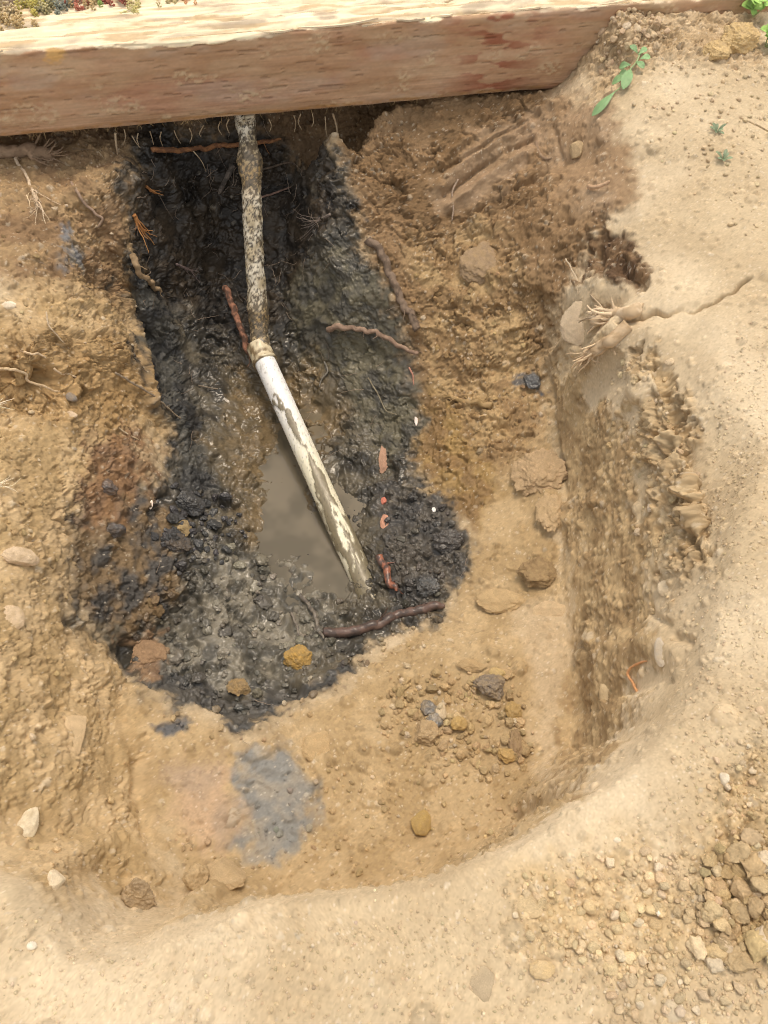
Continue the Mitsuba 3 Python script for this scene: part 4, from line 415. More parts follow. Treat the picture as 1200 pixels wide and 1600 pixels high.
CLUSTERS = [
('soil_clod','tan or brown crumb in the pile of crumbs on the hole floor','crumbs piled on the hole floor',[(0.0275,0.6014),(0.1568,0.6318),(0.2998,0.6195),(0.3214,0.422),(0.2049,0.3841),(0.072,0.4065),(0.0016,0.5077)],420,0.006,0.026,None,0.75,0.15,90),
('soil_clod','small tan crumb scattered over the near part of the hole floor','crumbs on the near hole floor',[(-0.1462,0.4469),(0.0179,0.4247),(0.3506,0.4058),(0.2949,0.2949),(0.1348,0.1865),(-0.1209,0.1671),(-0.3358,0.1739),(-0.4036,0.275),(-0.2504,0.2254)],420,0.004,0.014,None,0.75,0.15,30),
('pebble','tan pebble or crumb in the gravel at the bottom right','gravel at the bottom right',[(0.1992,0.133),(0.3873,0.1768),(0.4937,0.1864),(0.5596,0.1783),(0.5137,-0.0191),(0.3158,-0.0257),(0.2463,0.0445),(0.2141,0.0817)],700,0.004,0.018,None,0.8,0.15,90),
('soil_clod','large tan clod in the pile at the bottom right corner','clods piled at the bottom right',[(0.4625,0.1606),(0.5231,0.2037),(0.5748,0.2215),(0.5328,0.045),(0.4736,0.0471),(0.4405,0.0879)],110,0.012,0.036,None,0.75,0.1,60),
('pebble','pebble or crumb at the right edge above the bottom right pile','gravel at the right edge',[(0.5245,0.3165),(0.6177,0.3936),(0.5661,0.1869),(0.4729,0.1692)],160,0.004,0.014,None,0.8,0.15,30),
('pebble','pebble or clod heaped against the end of the timber','pebbles heaped at the timber end',[(0.5338,2.2898),(0.6607,2.2713),(0.6821,2.1564),(0.6438,2.0837),(0.5342,2.1429)],130,0.008,0.024,(0.45,0.34,0.22),0.8,0.1,45),
('pebble','small pale pebble on the ground right of the weed sprig','pebbles on the right mound',[(0.6472,2.1516),(0.9697,2.0707),(0.8442,1.3945),(0.7305,1.5872),(0.607,1.8544)],260,0.004,0.013,None,0.8,0.15,20),
('clay_lump','black lump in the mud at the left of the pit floor','black lumps at the left of the pit floor',[(-0.5537,1.0885),(-0.4517,1.1336),(-0.3603,1.0444),(-0.4052,0.9214),(-0.5245,0.8701),(-0.552,0.9641)],80,0.012,0.036,(0.06,0.059,0.06),0.75,0.1,45),
('mud_lump','grey wet lump in the mud heap below the pipe','grey lumps of the mud heap',[(-0.5446,0.8278),(-0.4414,0.9658),(-0.2661,0.9437),(-0.0874,0.8032),(-0.1083,0.6618),(-0.23,0.5503),(-0.3166,0.4966),(-0.4572,0.5685),(-0.5564,0.6274)],260,0.01,0.036,None,0.7,0.2,90),
('clay_lump','black crumb in the dark clods right of the lower pipe','black crumbs right of the lower pipe',[(-0.0025,1.1948),(0.1522,1.1291),(0.2017,0.9756),(0.1584,0.8348),(0.0565,0.7975),(0.0203,0.9832)],220,0.006,0.024,None,0.75,0.15,50),
('soil_clod','brown crumb clinging to the back wall','crumbs on the back wall',[(0.0463,1.7409),(0.3488,1.6986),(0.4183,1.3355),(0.381,1.1941),(0.1691,1.2318),(0.0749,1.5166)],300,0.005,0.018,None,0.7,0.2,40),
('soil_clod','tan crumb on the left slope','crumbs on the left slope',[(-1.0159,1.7171),(-0.7417,1.7394),(-0.6624,1.415),(-0.6457,1.1618),(-0.6824,0.863),(-0.6562,0.6462),(-0.5203,0.4957),(-0.4244,0.2715),(-0.4706,0.163),(-0.5867,0.1716)],420,0.004,0.015,None,0.7,0.2,40),
('soil_clod','crumb fallen from the right ledge','crumbs along the right ledge',[(0.5254,1.2724),(0.6055,1.1979),(0.6173,0.974),(0.5897,0.7201),(0.5468,0.5636),(0.5049,0.595),(0.5459,0.886)],160,0.005,0.018,None,0.7,0.2,25),
('soil_clod','crumb on the lip between the floor and the mud','crumbs along the mud lip',[(-0.1114,0.7005),(0.1504,0.7934),(0.1761,0.7239),(-0.0451,0.6057),(-0.2507,0.4309),(-0.4797,0.4746),(-0.4491,0.5082),(-0.2698,0.4668)],130,0.005,0.018,None,0.7,0.15,25),
('pebble','tiny grain on the ground','grains on the near ground',[(-0.5133,0.0832),(-0.2849,0.0292),(0.0192,0.0991),(0.246,0.155),(0.4532,0.2872),(0.5748,0.527),(0.6718,1.0769),(0.8308,1.3344),(0.518,-0.019),(-0.4724,-0.0486)],5200,0.0022,0.006,None,0.8,0.2,0),
]
WEED = [((0.5608, 1.9823, 0.0945), (0.5104, 1.9397, 0.0581), 0.017), ((0.6044, 2.0519, 0.1206), (0.5799, 1.978, 0.1009), 0.022), ((0.5948, 2.0191, 0.1151), (0.5655, 2.0319, 0.0886), 0.02), ((0.6069, 2.0645, 0.1238), (0.5811, 2.0814, 0.1107), 0.016), ((0.6167, 2.0682, 0.132), (0.6296, 2.0372, 0.1293), 0.013), ((0.6241, 2.0735, 0.1376), (0.6491, 2.0758, 0.1388), 0.014), ((0.6181, 2.0899, 0.1434), (0.6011, 2.1117, 0.1494), 0.013), ((0.6197, 2.0864, 0.142), (0.6392, 2.1037, 0.1467), 0.012), ((0.5998, 2.0379, 0.1181), (0.5845, 2.0529, 0.1028), 0.012)]
WEED_STEM = [(0.6253, 2.0951, 0.1442), (0.6172, 2.0699, 0.1311), (0.6034, 2.0508, 0.1179), (0.5901, 2.0137, 0.1113), (0.5768, 1.9937, 0.102), (0.5582, 1.9814, 0.0916)]
WATER = [(-0.5265, 1.5762), (-0.3665, 1.7454), (-0.1386, 1.7009), (0.0086, 1.4987), (0.0883, 1.2217), (0.1071, 1.0145), (0.0742, 0.8797), (-0.0543, 0.7763), (-0.2363, 0.8135), (-0.3927, 0.8801), (-0.4597, 1.1133)]
WATER_Z = -0.612
PIPE_PTS = [(-0.4148, 2.02, 0.0), (-0.4214, 2.0331, -0.05), (-0.4077, 1.9488, -0.12), (-0.401, 1.869, -0.185), (-0.3982, 1.7815, -0.29), (-0.3888, 1.6862, -0.395), (-0.3827, 1.6255, -0.45), (-0.365, 1.5564, -0.478), (-0.0128, 0.8433, -0.627)]
SPROUTS = [((0.7868, 1.8268, 0.0978), 'small grey green sprout on the right slope, upper of two'), ((0.7914, 1.7307, 0.0805), 'small grey green sprout on the right slope, lower of two')]
GREENS = [((0.9526, 2.2729, 0.1675), 'bright green leafy weed in the top right corner'), ((0.9742, 2.1649, 0.1398), 'green weed at the right edge just below the corner weed')]
SUCCULENTS = [((-0.9824, 2.023, 0.213), (0.46, 0.37, 0.22), 0.06, 'beige succulent clump in the top left corner'), ((-0.941, 1.9886, 0.213), (0.5, 0.38, 0.2), 0.05, 'tan succulent clump hanging over the timber near the left edge'), ((-0.9254, 2.0585, 0.213), (0.48, 0.42, 0.12), 0.045, 'yellow succulent clump behind the timber near the top left'), ((-0.8957, 2.0798, 0.213), (0.4, 0.36, 0.2), 0.05, 'olive beige succulent clump right of the yellow one'), ((-0.856, 2.0697, 0.213), (0.24, 0.26, 0.22), 0.05, 'grey green succulent clump behind the timber'), ((-0.8242, 2.0913, 0.213), (0.45, 0.17, 0.12), 0.04, 'pinkish red succulent clump behind the timber'), ((-0.7906, 2.1001, 0.213), (0.5, 0.38, 0.2), 0.04, 'beige succulent clump beside the pinkish red one'), ((-0.7679, 2.1148, 0.213), (0.25, 0.36, 0.1), 0.035, 'small green succulent clump at the top edge'), ((-0.7326, 2.1173, 0.213), (0.38, 0.12, 0.09), 0.05, 'dark red succulent clump at the top edge'), ((-0.6785, 2.0756, 0.213), (0.55, 0.5, 0.24), 0.04, 'pale yellow succulent clump lying on the pale top of the timber'), ((-0.5839, 2.1244, 0.213), (0.52, 0.44, 0.24), 0.035, 'pale succulent clump at the top edge right of the dark stone'), ((-0.5451, 2.1371, 0.213), (0.55, 0.27, 0.12), 0.03, 'orange succulent clump at the top edge')]
LANDMARKS = [('the dark grey floor clod', (0.2468, 0.5822, -0.4425)), ('the two blue black lumps', (0.1155, 0.514, -0.4499)), ('the round ochre stone', (0.0922, 0.293, -0.4354)), ('the dark brown floor clod', (0.2974, 0.4528, -0.4451)), ('the bluish floor stain', (-0.1983, 0.3367, -0.4319)), ('the white gravel pebble', (0.4015, 0.1077, 0.0042)), ('the round tan gravel clod', (0.3066, 0.1099, -0.0006)), ('the half sunk clod', (0.228, 0.0321, -0.0001)), ('the big dark clod', (0.4905, 0.0512, 0.021)), ('the large right edge clod', (0.5288, 0.0745, 0.0279)), ('the white gravel edge stone', (0.53, 0.2899, 0.0084)), ('the pale pebble beside the timber', (0.6214, 2.1686, 0.165)), ('the large top right clod', (0.8786, 2.1354, 0.1418)), ('the weed sprig', (0.5815, 2.0408, 0.096)), ('the lower grey green sprout', (0.7914, 1.7307, 0.0805)), ('the upper grey green sprout', (0.7868, 1.8268, 0.0978)), ('the large black lump', (-0.5142, 1.0643, -0.4993)), ('the grey ochre spotted lump', (-0.5094, 0.9746, -0.4849)), ('the bright ochre lump', (-0.1885, 0.6592, -0.529)), ('the reddish brown crumbly lump', (-0.5368, 0.6456, -0.4866)), ('the ochre brown mud lump', (-0.3127, 0.5814, -0.5153)), ('the lower pipe end', (-0.0246, 0.8435, -0.5823)), ('the crosswise dark root', (-0.0058, 0.7584, -0.5464)), ('the orange pink wood chip', (0.0114, 1.0698, -0.5698)), ('the dark mud end clod', (0.17, 0.9867, -0.5105)), ('the dark blue clod', (0.1222, 0.8662, -0.5361)), ('the blue black wall lump', (0.3905, 1.4124, -0.3787)), ('the brown smooth wall lump', (0.2495, 1.7164, -0.2301)), ('the upper crumbly wall clod', (0.3916, 1.1464, -0.4364)), ('the ochre clay', (0.2024, 1.224, -0.4844)), ('the half buried round stone', (-0.7244, 0.7156, -0.1563)), ('the whitish oval stone', (-0.5744, 0.2189, -0.1749)), ('the dark grey slope stone', (-0.7401, 1.1576, -0.2006)), ('the flat dusty stone', (-0.5725, 0.3907, -0.2554)), ('the left edge white chip', (-0.8786, 1.3139, -0.0578)), ('the dark underside clod', (-0.4048, 0.1217, -0.2892)), ('the flat bluish stone', (-0.2711, 0.1762, -0.3751)), ('the curled orange twig', (0.4998, 0.5397, -0.2141)), ('the smooth grey ledge stone', (0.5235, 0.5451, -0.1326)), ('the fanned pale root', (0.5389, 1.4059, -0.1104)), ('the pale ledge stone', (0.5539, 0.6841, -0.1409)), ('the flattened pale tan clod', (0.2906, 0.8148, -0.4961))]

# ---------------------------------------------------------------- terrain: a dug hole at the foot of a timber, heights in metres
GX0, GX1, GY0, GY1, GS = -1.5, 1.5, -0.45, 2.65, 0.006
BA, BYAW = np.array([-1.033, 1.852]), math.radians(12.6)          # front lower edge of the timber: a point and its direction
BD = np.array([math.cos(BYAW), math.sin(BYAW)]); BN = np.array([-BD[1], BD[0]])   # along, and away from the hole

def base_height():
    cp = np.array(CONTROL)
    xs = np.arange(GX0, GX1 + GS / 2, GS); ys = np.arange(GY0, GY1 + GS / 2, GS)
    X, Y = np.meshgrid(xs, ys)
    Z = LinearNDInterpolator(cp[:, :2], cp[:, 2])(X, Y)
    Z = np.where(np.isnan(Z), 0.0, Z)
    return xs, ys, gaussian_filter(Z, 1.5, mode='nearest')
XS, YS, ZB = base_height()
def grid_at(G, x, y, order=1):
    return map_coordinates(G, [(np.asarray(y) - GY0) / GS, (np.asarray(x) - GX0) / GS], order=order, mode='nearest')
def base_z(x, y): return grid_at(ZB, x, y)
# ---- fine mesh
def reparam(n_x, n_y, x0, x1, y0, y1):
    """A grid of (x, y) whose lines crowd together where the ground is steep, so that walls get as many vertices as floors."""
    nx, ny = int((x1 - x0) / GS) + 1, int((y1 - y0) / GS) + 1
    X, Y = np.meshgrid(np.linspace(x0, x1, nx), np.linspace(y0, y1, ny))
    for axis in (1, 0, 1, 0, 1, 0):
        Z = base_z(X, Y)
        P = np.stack([X, Y, Z], -1)
        d = np.linalg.norm(np.diff(P, axis=axis), axis=-1)
        d = gaussian_filter(d, 2.5, mode='nearest')
        s = np.cumsum(d, axis=axis); s = np.concatenate([np.zeros_like(np.take(s, [0], axis)), s], axis)
        Q = np.stack([X, Y], -1); out = np.empty_like(Q)
        n = Q.shape[axis]
        for i in range(Q.shape[1 - axis]):
            row = Q[i] if axis == 1 else Q[:, i]
            a = s[i] if axis == 1 else s[:, i]
            t = np.linspace(0, a[-1], n)
            new = np.stack([np.interp(t, a, row[:, 0]), np.interp(t, a, row[:, 1])], -1)
            if axis == 1: out[i] = new
            else: out[:, i] = new
        X, Y = out[..., 0], out[..., 1]
    vi, ui = np.meshgrid(np.linspace(0, X.shape[0] - 1, n_y), np.linspace(0, X.shape[1] - 1, n_x), indexing='ij')
    return [map_coordinates(A, [vi, ui], order=3, mode='nearest') for A in (X, Y)]
NX, NY = 940, 1030
DX, DY = reparam(NX, NY, -1.2, 1.15, -0.2, 2.32)
def pad(A, B, axis, lo, hi):
    """rows of growing size round the fine part, out to the far ground"""
    g = np.cumsum(0.004 * 1.32 ** np.arange(26)); g *= 11.0 / g[-1]
    def take(M, i): return np.take(M, [i], axis)
    lo_a = np.concatenate([take(A, 0) - d for d in g[::-1]], axis); hi_a = np.concatenate([take(A, -1) + d for d in g], axis)
    A2 = np.concatenate([lo_a, A, hi_a], axis)
    B2 = np.concatenate([np.repeat(take(B, 0), 26, axis), B, np.repeat(take(B, -1), 26, axis)], axis)
    return A2, B2
DX, DY = pad(DX, DY, 1, 0, 0)
DY, DX = pad(DY, DX, 0, 0, 0)
R, Cn = DX.shape
idx = np.arange(R * Cn).reshape(R, Cn)
FACES = np.concatenate([np.stack([idx[:-1, :-1], idx[:-1, 1:], idx[1:, 1:]], -1).reshape(-1, 3), np.stack([idx[:-1, :-1], idx[1:, 1:], idx[1:, :-1]], -1).reshape(-1, 3)])
def normals(P):
    du = np.gradient(P, axis=1); dv = np.gradient(P, axis=0)
    n = np.cross(du, dv); return n / np.maximum(np.linalg.norm(n, axis=-1, keepdims=True), 1e-12)
P = np.stack([DX, DY, grid_at(ZB, DX, DY, 1)], -1)

# ---------------------------------------------------------------- soil kinds: where each kind of earth lies (outlines in metres), its colours, moisture and roughness
GXX, GYY = np.meshgrid(XS, YS)
def outline_distance(poly):
    """metres inside (positive) or outside an outline in plan"""
    best = np.full(GXX.shape, 9.0); inside = np.zeros(GXX.shape, bool)
    for (ax, ay), (bx, by) in zip(poly, poly[1:] + poly[:1]):
        ex, ey = bx - ax, by - ay
        t = np.clip(((GXX - ax) * ex + (GYY - ay) * ey) / max(ex * ex + ey * ey, 1e-12), 0, 1)
        best = np.minimum(best, np.hypot(GXX - ax - t * ex, GYY - ay - t * ey))
        cross = (ay > GYY) != (by > GYY)
        if abs(ey) > 1e-12: inside ^= cross & (GXX < ax + (GYY - ay) / ey * ex)
    return np.where(inside, best, -best)
def line_distance(pts, Q):
    best = np.full(len(Q), 9.0)
    for a, b in zip(pts[:-1], pts[1:]):
        a, b = np.array(a), np.array(b); e = b - a
        t = np.clip(((Q - a) @ e) / max(e @ e, 1e-12), 0, 1)
        best = np.minimum(best, np.linalg.norm(Q - a - t[:, None] * e, axis=1))
    return best
V = P.reshape(-1, 3); NRM = normals(P).reshape(-1, 3)
near = (V[:, 0] > -1.3) & (V[:, 0] < 1.25) & (V[:, 1] > -.3) & (V[:, 1] < 2.4)      # the part with fine relief
VN = V[near]; M = len(VN)
def f3(freq, seed, octaves=2, stretch=(1, 1, 1)): return meshkit.fbm(VN * freq * np.array(stretch), octaves, seed)
def step(a, b, x):
    t = np.clip((x - a) / (b - a), 0, 1); return t * t * (3 - 2 * t)
n_big, n_mid, n_small, n_fine = f3(9, 1), f3(26, 2), f3(70, 3), f3(190, 4, 1)
n_blotch, n_wx, n_wy = f3(34, 5), f3(14, 6), f3(14, 7)
n_warp = f3(45, 12, 3)
wx = VN[:, 0] + .06 * (n_wx - .5) + .03 * (n_small - .5) + .03 * (n_warp - .5); wy = VN[:, 1] + .06 * (n_wy - .5) + .03 * (n_mid - .5) - .03 * (n_warp - .5)
def mix3(a, b, t): return np.asarray(a) * (1 - t[:, None]) + np.asarray(b) * t[:, None]
bl = step(.3, .7, .5 * n_mid + .5 * n_blotch)
COL = mix3((.56, .46, .318), (.49, .392, .262), step(.3, .7, .5 * n_big + .3 * n_mid + .2 * n_small))
n_wide = f3(3.5, 61, 3)
COL = mix3((1, 1, 1), (.87, .845, .80), step(.42, .62, n_wide)) * COL
WET = np.zeros(M); LUMP = np.zeros(M); CRUMB = np.full(M, .13); ROUGH = np.full(M, .34)
ZONE_W = {}
n_edge = f3(38, 41, 5)
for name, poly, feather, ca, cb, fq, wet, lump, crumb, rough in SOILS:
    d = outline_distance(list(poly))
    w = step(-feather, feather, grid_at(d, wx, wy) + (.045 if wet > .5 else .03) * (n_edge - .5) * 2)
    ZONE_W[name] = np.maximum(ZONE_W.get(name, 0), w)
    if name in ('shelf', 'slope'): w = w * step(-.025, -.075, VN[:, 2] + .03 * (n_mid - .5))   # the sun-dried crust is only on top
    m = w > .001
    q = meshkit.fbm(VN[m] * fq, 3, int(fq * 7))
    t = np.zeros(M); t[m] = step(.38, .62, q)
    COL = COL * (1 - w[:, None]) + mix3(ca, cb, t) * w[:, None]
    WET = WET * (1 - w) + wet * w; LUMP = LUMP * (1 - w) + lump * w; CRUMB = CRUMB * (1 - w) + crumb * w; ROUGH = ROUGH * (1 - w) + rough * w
# relief: broad undulation, then folds and cracks, then clods and crumbs pressed into the surface
flatness = 1.0
D = ROUGH * (.022 * (n_big - .5) + .010 * (n_mid - .5) + .0045 * (n_small - .5) + .0022 * (n_fine - .5))
def plates(spacing, seed, amp, tilt, crack, weight):
    """broken earth: irregular angular pieces, each a little higher, lower or tilted, with gaps between"""
    g = np.random.default_rng(seed); n = int(7.5 / spacing ** 2)
    inn = np.nonzero((VN[:, 0] > -1.2) & (VN[:, 0] < 1.15))[0]
    c = VN[g.choice(inn, n, replace=False)]
    wq = VN + spacing * .55 * np.stack([n_small - .5, n_mid - .5, n_blotch - .5], 1) * 2
    dist, i = cKDTree(c).query(wq, k=2, workers=-1)
    a = i[:, 0]; rnd = g.random(n); tl = g.normal(0, tilt, (n, 3))
    gap = np.exp(-((dist[:, 1] - dist[:, 0]) / (spacing * .13)) ** 2)
    out = amp * (rnd[a] - .5) + ((wq - c[a]) * tl[a]).sum(1) - crack * gap * (rnd[i[:, 1]] * .7 + .3)
    return out * weight, rnd[a]
broken = np.clip(ROUGH - .35, 0, 1.0) * (.25 + .75 * step(.35, .62, f3(12, 31, 3))) * (1 - .3 * WET) + .7 * LUMP * step(.3, .6, f3(15, 32, 2))
smear = .8 * WET * step(.5, .62, f3(11, 62, 3))           # slick patches where the mud was wiped flat
broken = broken * (1 - smear)
p1, r1_ = plates(.030, 51, .008, .16, .004, broken)
p2, r2_ = plates(.012, 52, .0045, .20, .0022, broken)
p3, _ = plates(.050, 53, .024, .32, .010, ZONE_W['crumbly_ledge'])
D += p3 + p1 + p2 + .045 * (n_wide - .5) * step(-.12, -.03, VN[:, 2])
COL = COL * (1 + broken[:, None] * (.14 * (r1_ - .5) + .14 * (r2_ - .5))[:, None])
ridge = 1 - np.abs(2 * f3(20, 8, 3) - 1)
D += -.012 * step(.90, .995, ridge) * np.clip(ROUGH - .6, 0, 1) * step(.45, .65, f3(10, 33, 2))
D += LUMP * (1 - smear) * .040 * (f3(30, 9, 3) - .5)
for pts, rad, amp in FEATURES:
    a = np.array(pts)
    m = (np.abs(VN - a.mean(0)).max(1) < np.abs(a - a.mean(0)).max() + 3 * rad + .02)
    d = line_distance(pts, VN[m] + .012 * np.stack([n_wx[m] - .5, n_wy[m] - .5, n_mid[m] - .5], 1) + .006 * (n_small[m] - .5)[:, None])
    D[m] += amp * np.exp(-(d / rad) ** 2) * (.6 + .8 * n_mid[m])
rng = np.random.default_rng(11)
TINT = np.zeros(M); PALE = np.zeros(M)
inner = np.nonzero((VN[:, 0] > -1.2) & (VN[:, 0] < 1.15) & (VN[:, 1] > -.2) & (VN[:, 1] < 2.32))[0]
def press(count, r0, r1, weight, seed, power=1.0, squash=.8):
    """round grains of radius r0..r1 sunk into the surface"""
    global D
    g = np.random.default_rng(seed)
    pick = g.choice(inner, count, replace=False)
    keep = g.random(count) < weight[pick]
    pick = pick[keep]
    c = VN[pick]; r = r0 + (r1 - r0) * g.random(len(pick)) ** 2.2
    tint = g.normal(0, 1, len(pick)); pale = g.random(len(pick)) < .05
    tree = cKDTree(c)
    for k in (1, 2):
        dist, i = tree.query(VN, k=[k], distance_upper_bound=r1, workers=-1)
        dist, i = dist[:, 0], i[:, 0]
        ok = i < len(pick); i = np.where(ok, i, 0)
        x = np.where(ok, dist / r[i], 2)
        inside = x < 1
        hgt = np.where(inside, np.sqrt(np.clip(1 - x * x, 0, 1)) * r[i] * squash, 0)
        D = np.maximum(D, D + hgt * power) if k == 1 else D
        if k == 1:
            TINT[inside] = tint[i[inside]]; PALE[inside] = pale[i[inside]]
press(9000, .008, .020, CRUMB * .25, 21, .8)
press(42000, .004, .009, CRUMB * (.4 + 1.4 * step(.45, .62, n_big)), 22, .8)
press(110000, .0025, .005, np.clip(CRUMB * 1.4, 0, 1), 23, .8, .7)
spk = rng.normal(0, 1, M)
COL = COL * (1 + .10 * np.clip(TINT, -2, 2) + .055 * spk + .16 * (n_small - .5) + .12 * (n_fine - .5))[:, None]
dry = (1 - WET)[:, None]
COL = np.where((PALE > 0)[:, None], COL * (1 - .35 * dry) + np.array([.62, .55, .43]) * .35 * dry, COL)
grain = (rng.random(M) < .012) & (WET < .5)
COL[grain] = COL[grain] * .55 + np.array([.7, .62, .5]) * .45
COL = np.clip(COL, .006, .8)
WET = np.clip(WET * (.55 + .9 * n_mid), 0, 1)
edge_d = np.minimum(np.minimum(VN[:, 0] + 1.3, 1.25 - VN[:, 0]), np.minimum(VN[:, 1] + .3, 2.4 - VN[:, 1]))
D = D * step(0, .09, edge_d)
VALL = V.copy(); VALL[near] = VN + NRM[near] * D[:, None]
# the timber stands in front of and on the ground: keep the ground out of its front
far_bed = step(.19, .23, (V[:, :2] - BA) @ BN)                      # dark planting soil behind the timber
CALL = mix3((.50, .405, .275), (.17, .12, .08), far_bed)
fade = step(.0, .12, edge_d)[:, None] * (1 - far_bed[near])[:, None]
CALL[near] = CALL[near] * (1 - fade) + COL * fade
CALL *= (.8 + .4 * meshkit.fbm(V * 60, 3, 71))[:, None] * far_bed[:, None] + (1 - far_bed)[:, None]
WALL = np.zeros(len(V)); WALL[near] = WET
SURF = VALL[near]; SURF_N = NRM[near]; TREE = cKDTree(SURF[::2]); 
def snap(p):
    """(point, normal, colour) of the finished ground nearest to p"""
    i = TREE.query(p)[1] * 2
    return SURF[i], SURF_N[i], COL[i]

# ---------------------------------------------------------------- materials
VC = {'type': 'mesh_attribute', 'name': 'vertex_color'}
def ground_rough(p, n, uv):
    w = uv[0]
    return mikit.mix([.95] * 3, [.18] * 3, w)[0] + .12 * (mikit.noise(p[0] * 160, p[1] * 160, p[2] * 160) - .5)
scene['earth'] = {'type': 'twosided', 'b': {'type': 'principled', 'base_color': VC, 'roughness': mikit.proc(ground_rough), 'specular': .4}}
scene['dry_earth'] = {'type': 'twosided', 'b': {'type': 'principled', 'base_color': VC, 'roughness': .95, 'specular': .2}}
scene['wet_earth'] = {'type': 'principled', 'base_color': VC, 'roughness': .34, 'specular': .45}
scene['plastic'] = {'type': 'principled', 'base_color': VC, 'roughness': .38, 'specular': .5}
scene['leaf'] = {'type': 'twosided', 'b': {'type': 'principled', 'base_color': VC, 'roughness': .55, 'specular': .4}}
scene['muddy_water'] = {'type': 'principled', 'base_color': mikit.proc(lambda p, n, uv: mikit.mix([.11, .092, .062], [.165, .138, .096], mikit.smoothstep(.3, .7, mikit.fbm(p[0] * 14, p[1] * 14, 3.0)))),
                        'roughness': .07, 'specular': .5}

taken = {}
def numbered(name):
    k = taken.get(name, 0); taken[name] = k + 1
    return name if k == 0 else f'{name}_{k:03d}'
CATS = {'soil_clod': 'clod of soil', 'clay_lump': 'lump of clay', 'mud_lump': 'lump of mud', 'fibre_tuft': 'root fibres', 'frayed_root': 'root', 'rootlet': 'root', 'wood_chip': 'wood chip', 'red_root': 'root'}
def tag(name, label, category=None, group=None, kind=None):
    key = numbered(name)
    labels[key] = {'label': label, 'category': category or CATS.get(name, name.replace('_', ' '))}
    if group: labels[key]['group'] = group
    if kind: labels[key]['kind'] = kind
    return key
def part(parent, name, mesh, mat, smooth=True, color=None, label=None):
    key = numbered(parent + '__' + name)
    scene[key] = mikit.ply(mesh, mat, smooth=smooth, color=color)
    if label: labels[key] = {'label': label}
    return key
def tri(v, f): return trimesh.Trimesh(np.asarray(v, float), np.asarray(f, int), process=False)
def join(ms, cs):
    return trimesh.util.concatenate(ms), np.vstack(cs)
def unit(v): return v / max(np.linalg.norm(v), 1e-9)

# ---------------------------------------------------------------- ground and water
scene['ground'] = mikit.ply(tri(VALL, FACES), 'earth', smooth=True, color=CALL, uv=np.stack([WALL, V[:, 0]], 1))
labels['ground'] = {'kind': 'structure', 'label': 'tan earth with a hole dug at the foot of a timber'}
def polygon_sheet(pts, z):
    import shapely
    from shapely.geometry import Polygon
    p = Polygon(pts).buffer(.02).buffer(-.02)
    v, f = trimesh.creation.triangulate_polygon(p, engine='earcut')
    return tri(np.column_stack([v, np.full(len(v), z)]), f)
scene['water'] = mikit.ply(polygon_sheet(WATER, WATER_Z), 'muddy_water', smooth=False)
labels['water'] = {'kind': 'structure', 'label': 'murky water at the bottom of the pit'}

# ---------------------------------------------------------------- tubes
def spline(pts, n):
    p = np.asarray(pts, float)
    if len(p) == 2: return p[0] + (p[1] - p[0]) * np.linspace(0, 1, n)[:, None]
    q = np.vstack([2 * p[0] - p[1], p, 2 * p[-1] - p[-2]])
    t = np.linspace(0, len(p) - 1 - 1e-9, n); i = t.astype(int); u = (t - i)[:, None]
    a, b, c, d = q[i], q[i + 1], q[i + 2], q[i + 3]
    return .5 * (2 * b + (c - a) * u + (2 * a - 5 * b + 4 * c - d) * u ** 2 + (3 * b - a - 3 * c + d) * u ** 3)
def frames(c):
    t = np.gradient(c, axis=0); t /= np.maximum(np.linalg.norm(t, axis=1, keepdims=True), 1e-9)
    n = np.cross(t[0], [0.3, 0.2, 1.0]); n = unit(n); N = []
    for k in t:
        n = unit(n - k * (n @ k)); N.append(n)
    N = np.array(N); return t, N, np.cross(t, N)
def tube(c, r, sides=8, seed=0, rough=0.0, cap=True, rough_scale=1.0):
    c = np.asarray(c, float); r = np.broadcast_to(np.asarray(r, float), (len(c),))
    t, N, B = frames(c)
    a = np.linspace(0, 2 * np.pi, sides, endpoint=False)
    ring = np.cos(a)[None, :, None] * N[:, None] + np.sin(a)[None, :, None] * B[:, None]
    v = c[:, None] + ring * r[:, None, None]
    if rough:
        k = meshkit.fbm(v.reshape(-1, 3) * (.45 / max(r.mean(), 1e-4)) * rough_scale + seed, 3, seed % 97).reshape(v.shape[:2])
        v = c[:, None] + ring * (r[:, None] * (1 + rough * (k - .5)))[..., None]
    n, s = len(c), sides
    i = np.arange(n - 1)[:, None] * s; j = np.arange(s)[None]; j2 = (j + 1) % s
    f = np.concatenate([np.stack([i + j, i + s + j, i + s + j2], -1).reshape(-1, 3), np.stack([i + j, i + s + j2, i + j2], -1).reshape(-1, 3)])
    v = v.reshape(-1, 3)
    if cap:
        v = np.vstack([v, c[0], c[-1]]); k = np.arange(s); k2 = (k + 1) % s
        f = np.vstack([f, np.stack([np.full(s, n * s), k, k2], 1)[:, [0, 1, 2]], np.stack([np.full(s, n * s + 1), (n - 1) * s + k2, (n - 1) * s + k], 1)])
    return tri(v, f[:, ::-1])
def two_tone(mesh, ca, cb, freq, seed, lo=.4, hi=.6, stretch=None):
    p = mesh.vertices * freq
    t = step(lo, hi, meshkit.fbm(p, 3, seed))
    c = mix3(ca, cb, t) * (.85 + .3 * meshkit.fbm(mesh.vertices * 300, 2, seed + 5))[:, None]
    return np.clip(c, .005, .85)

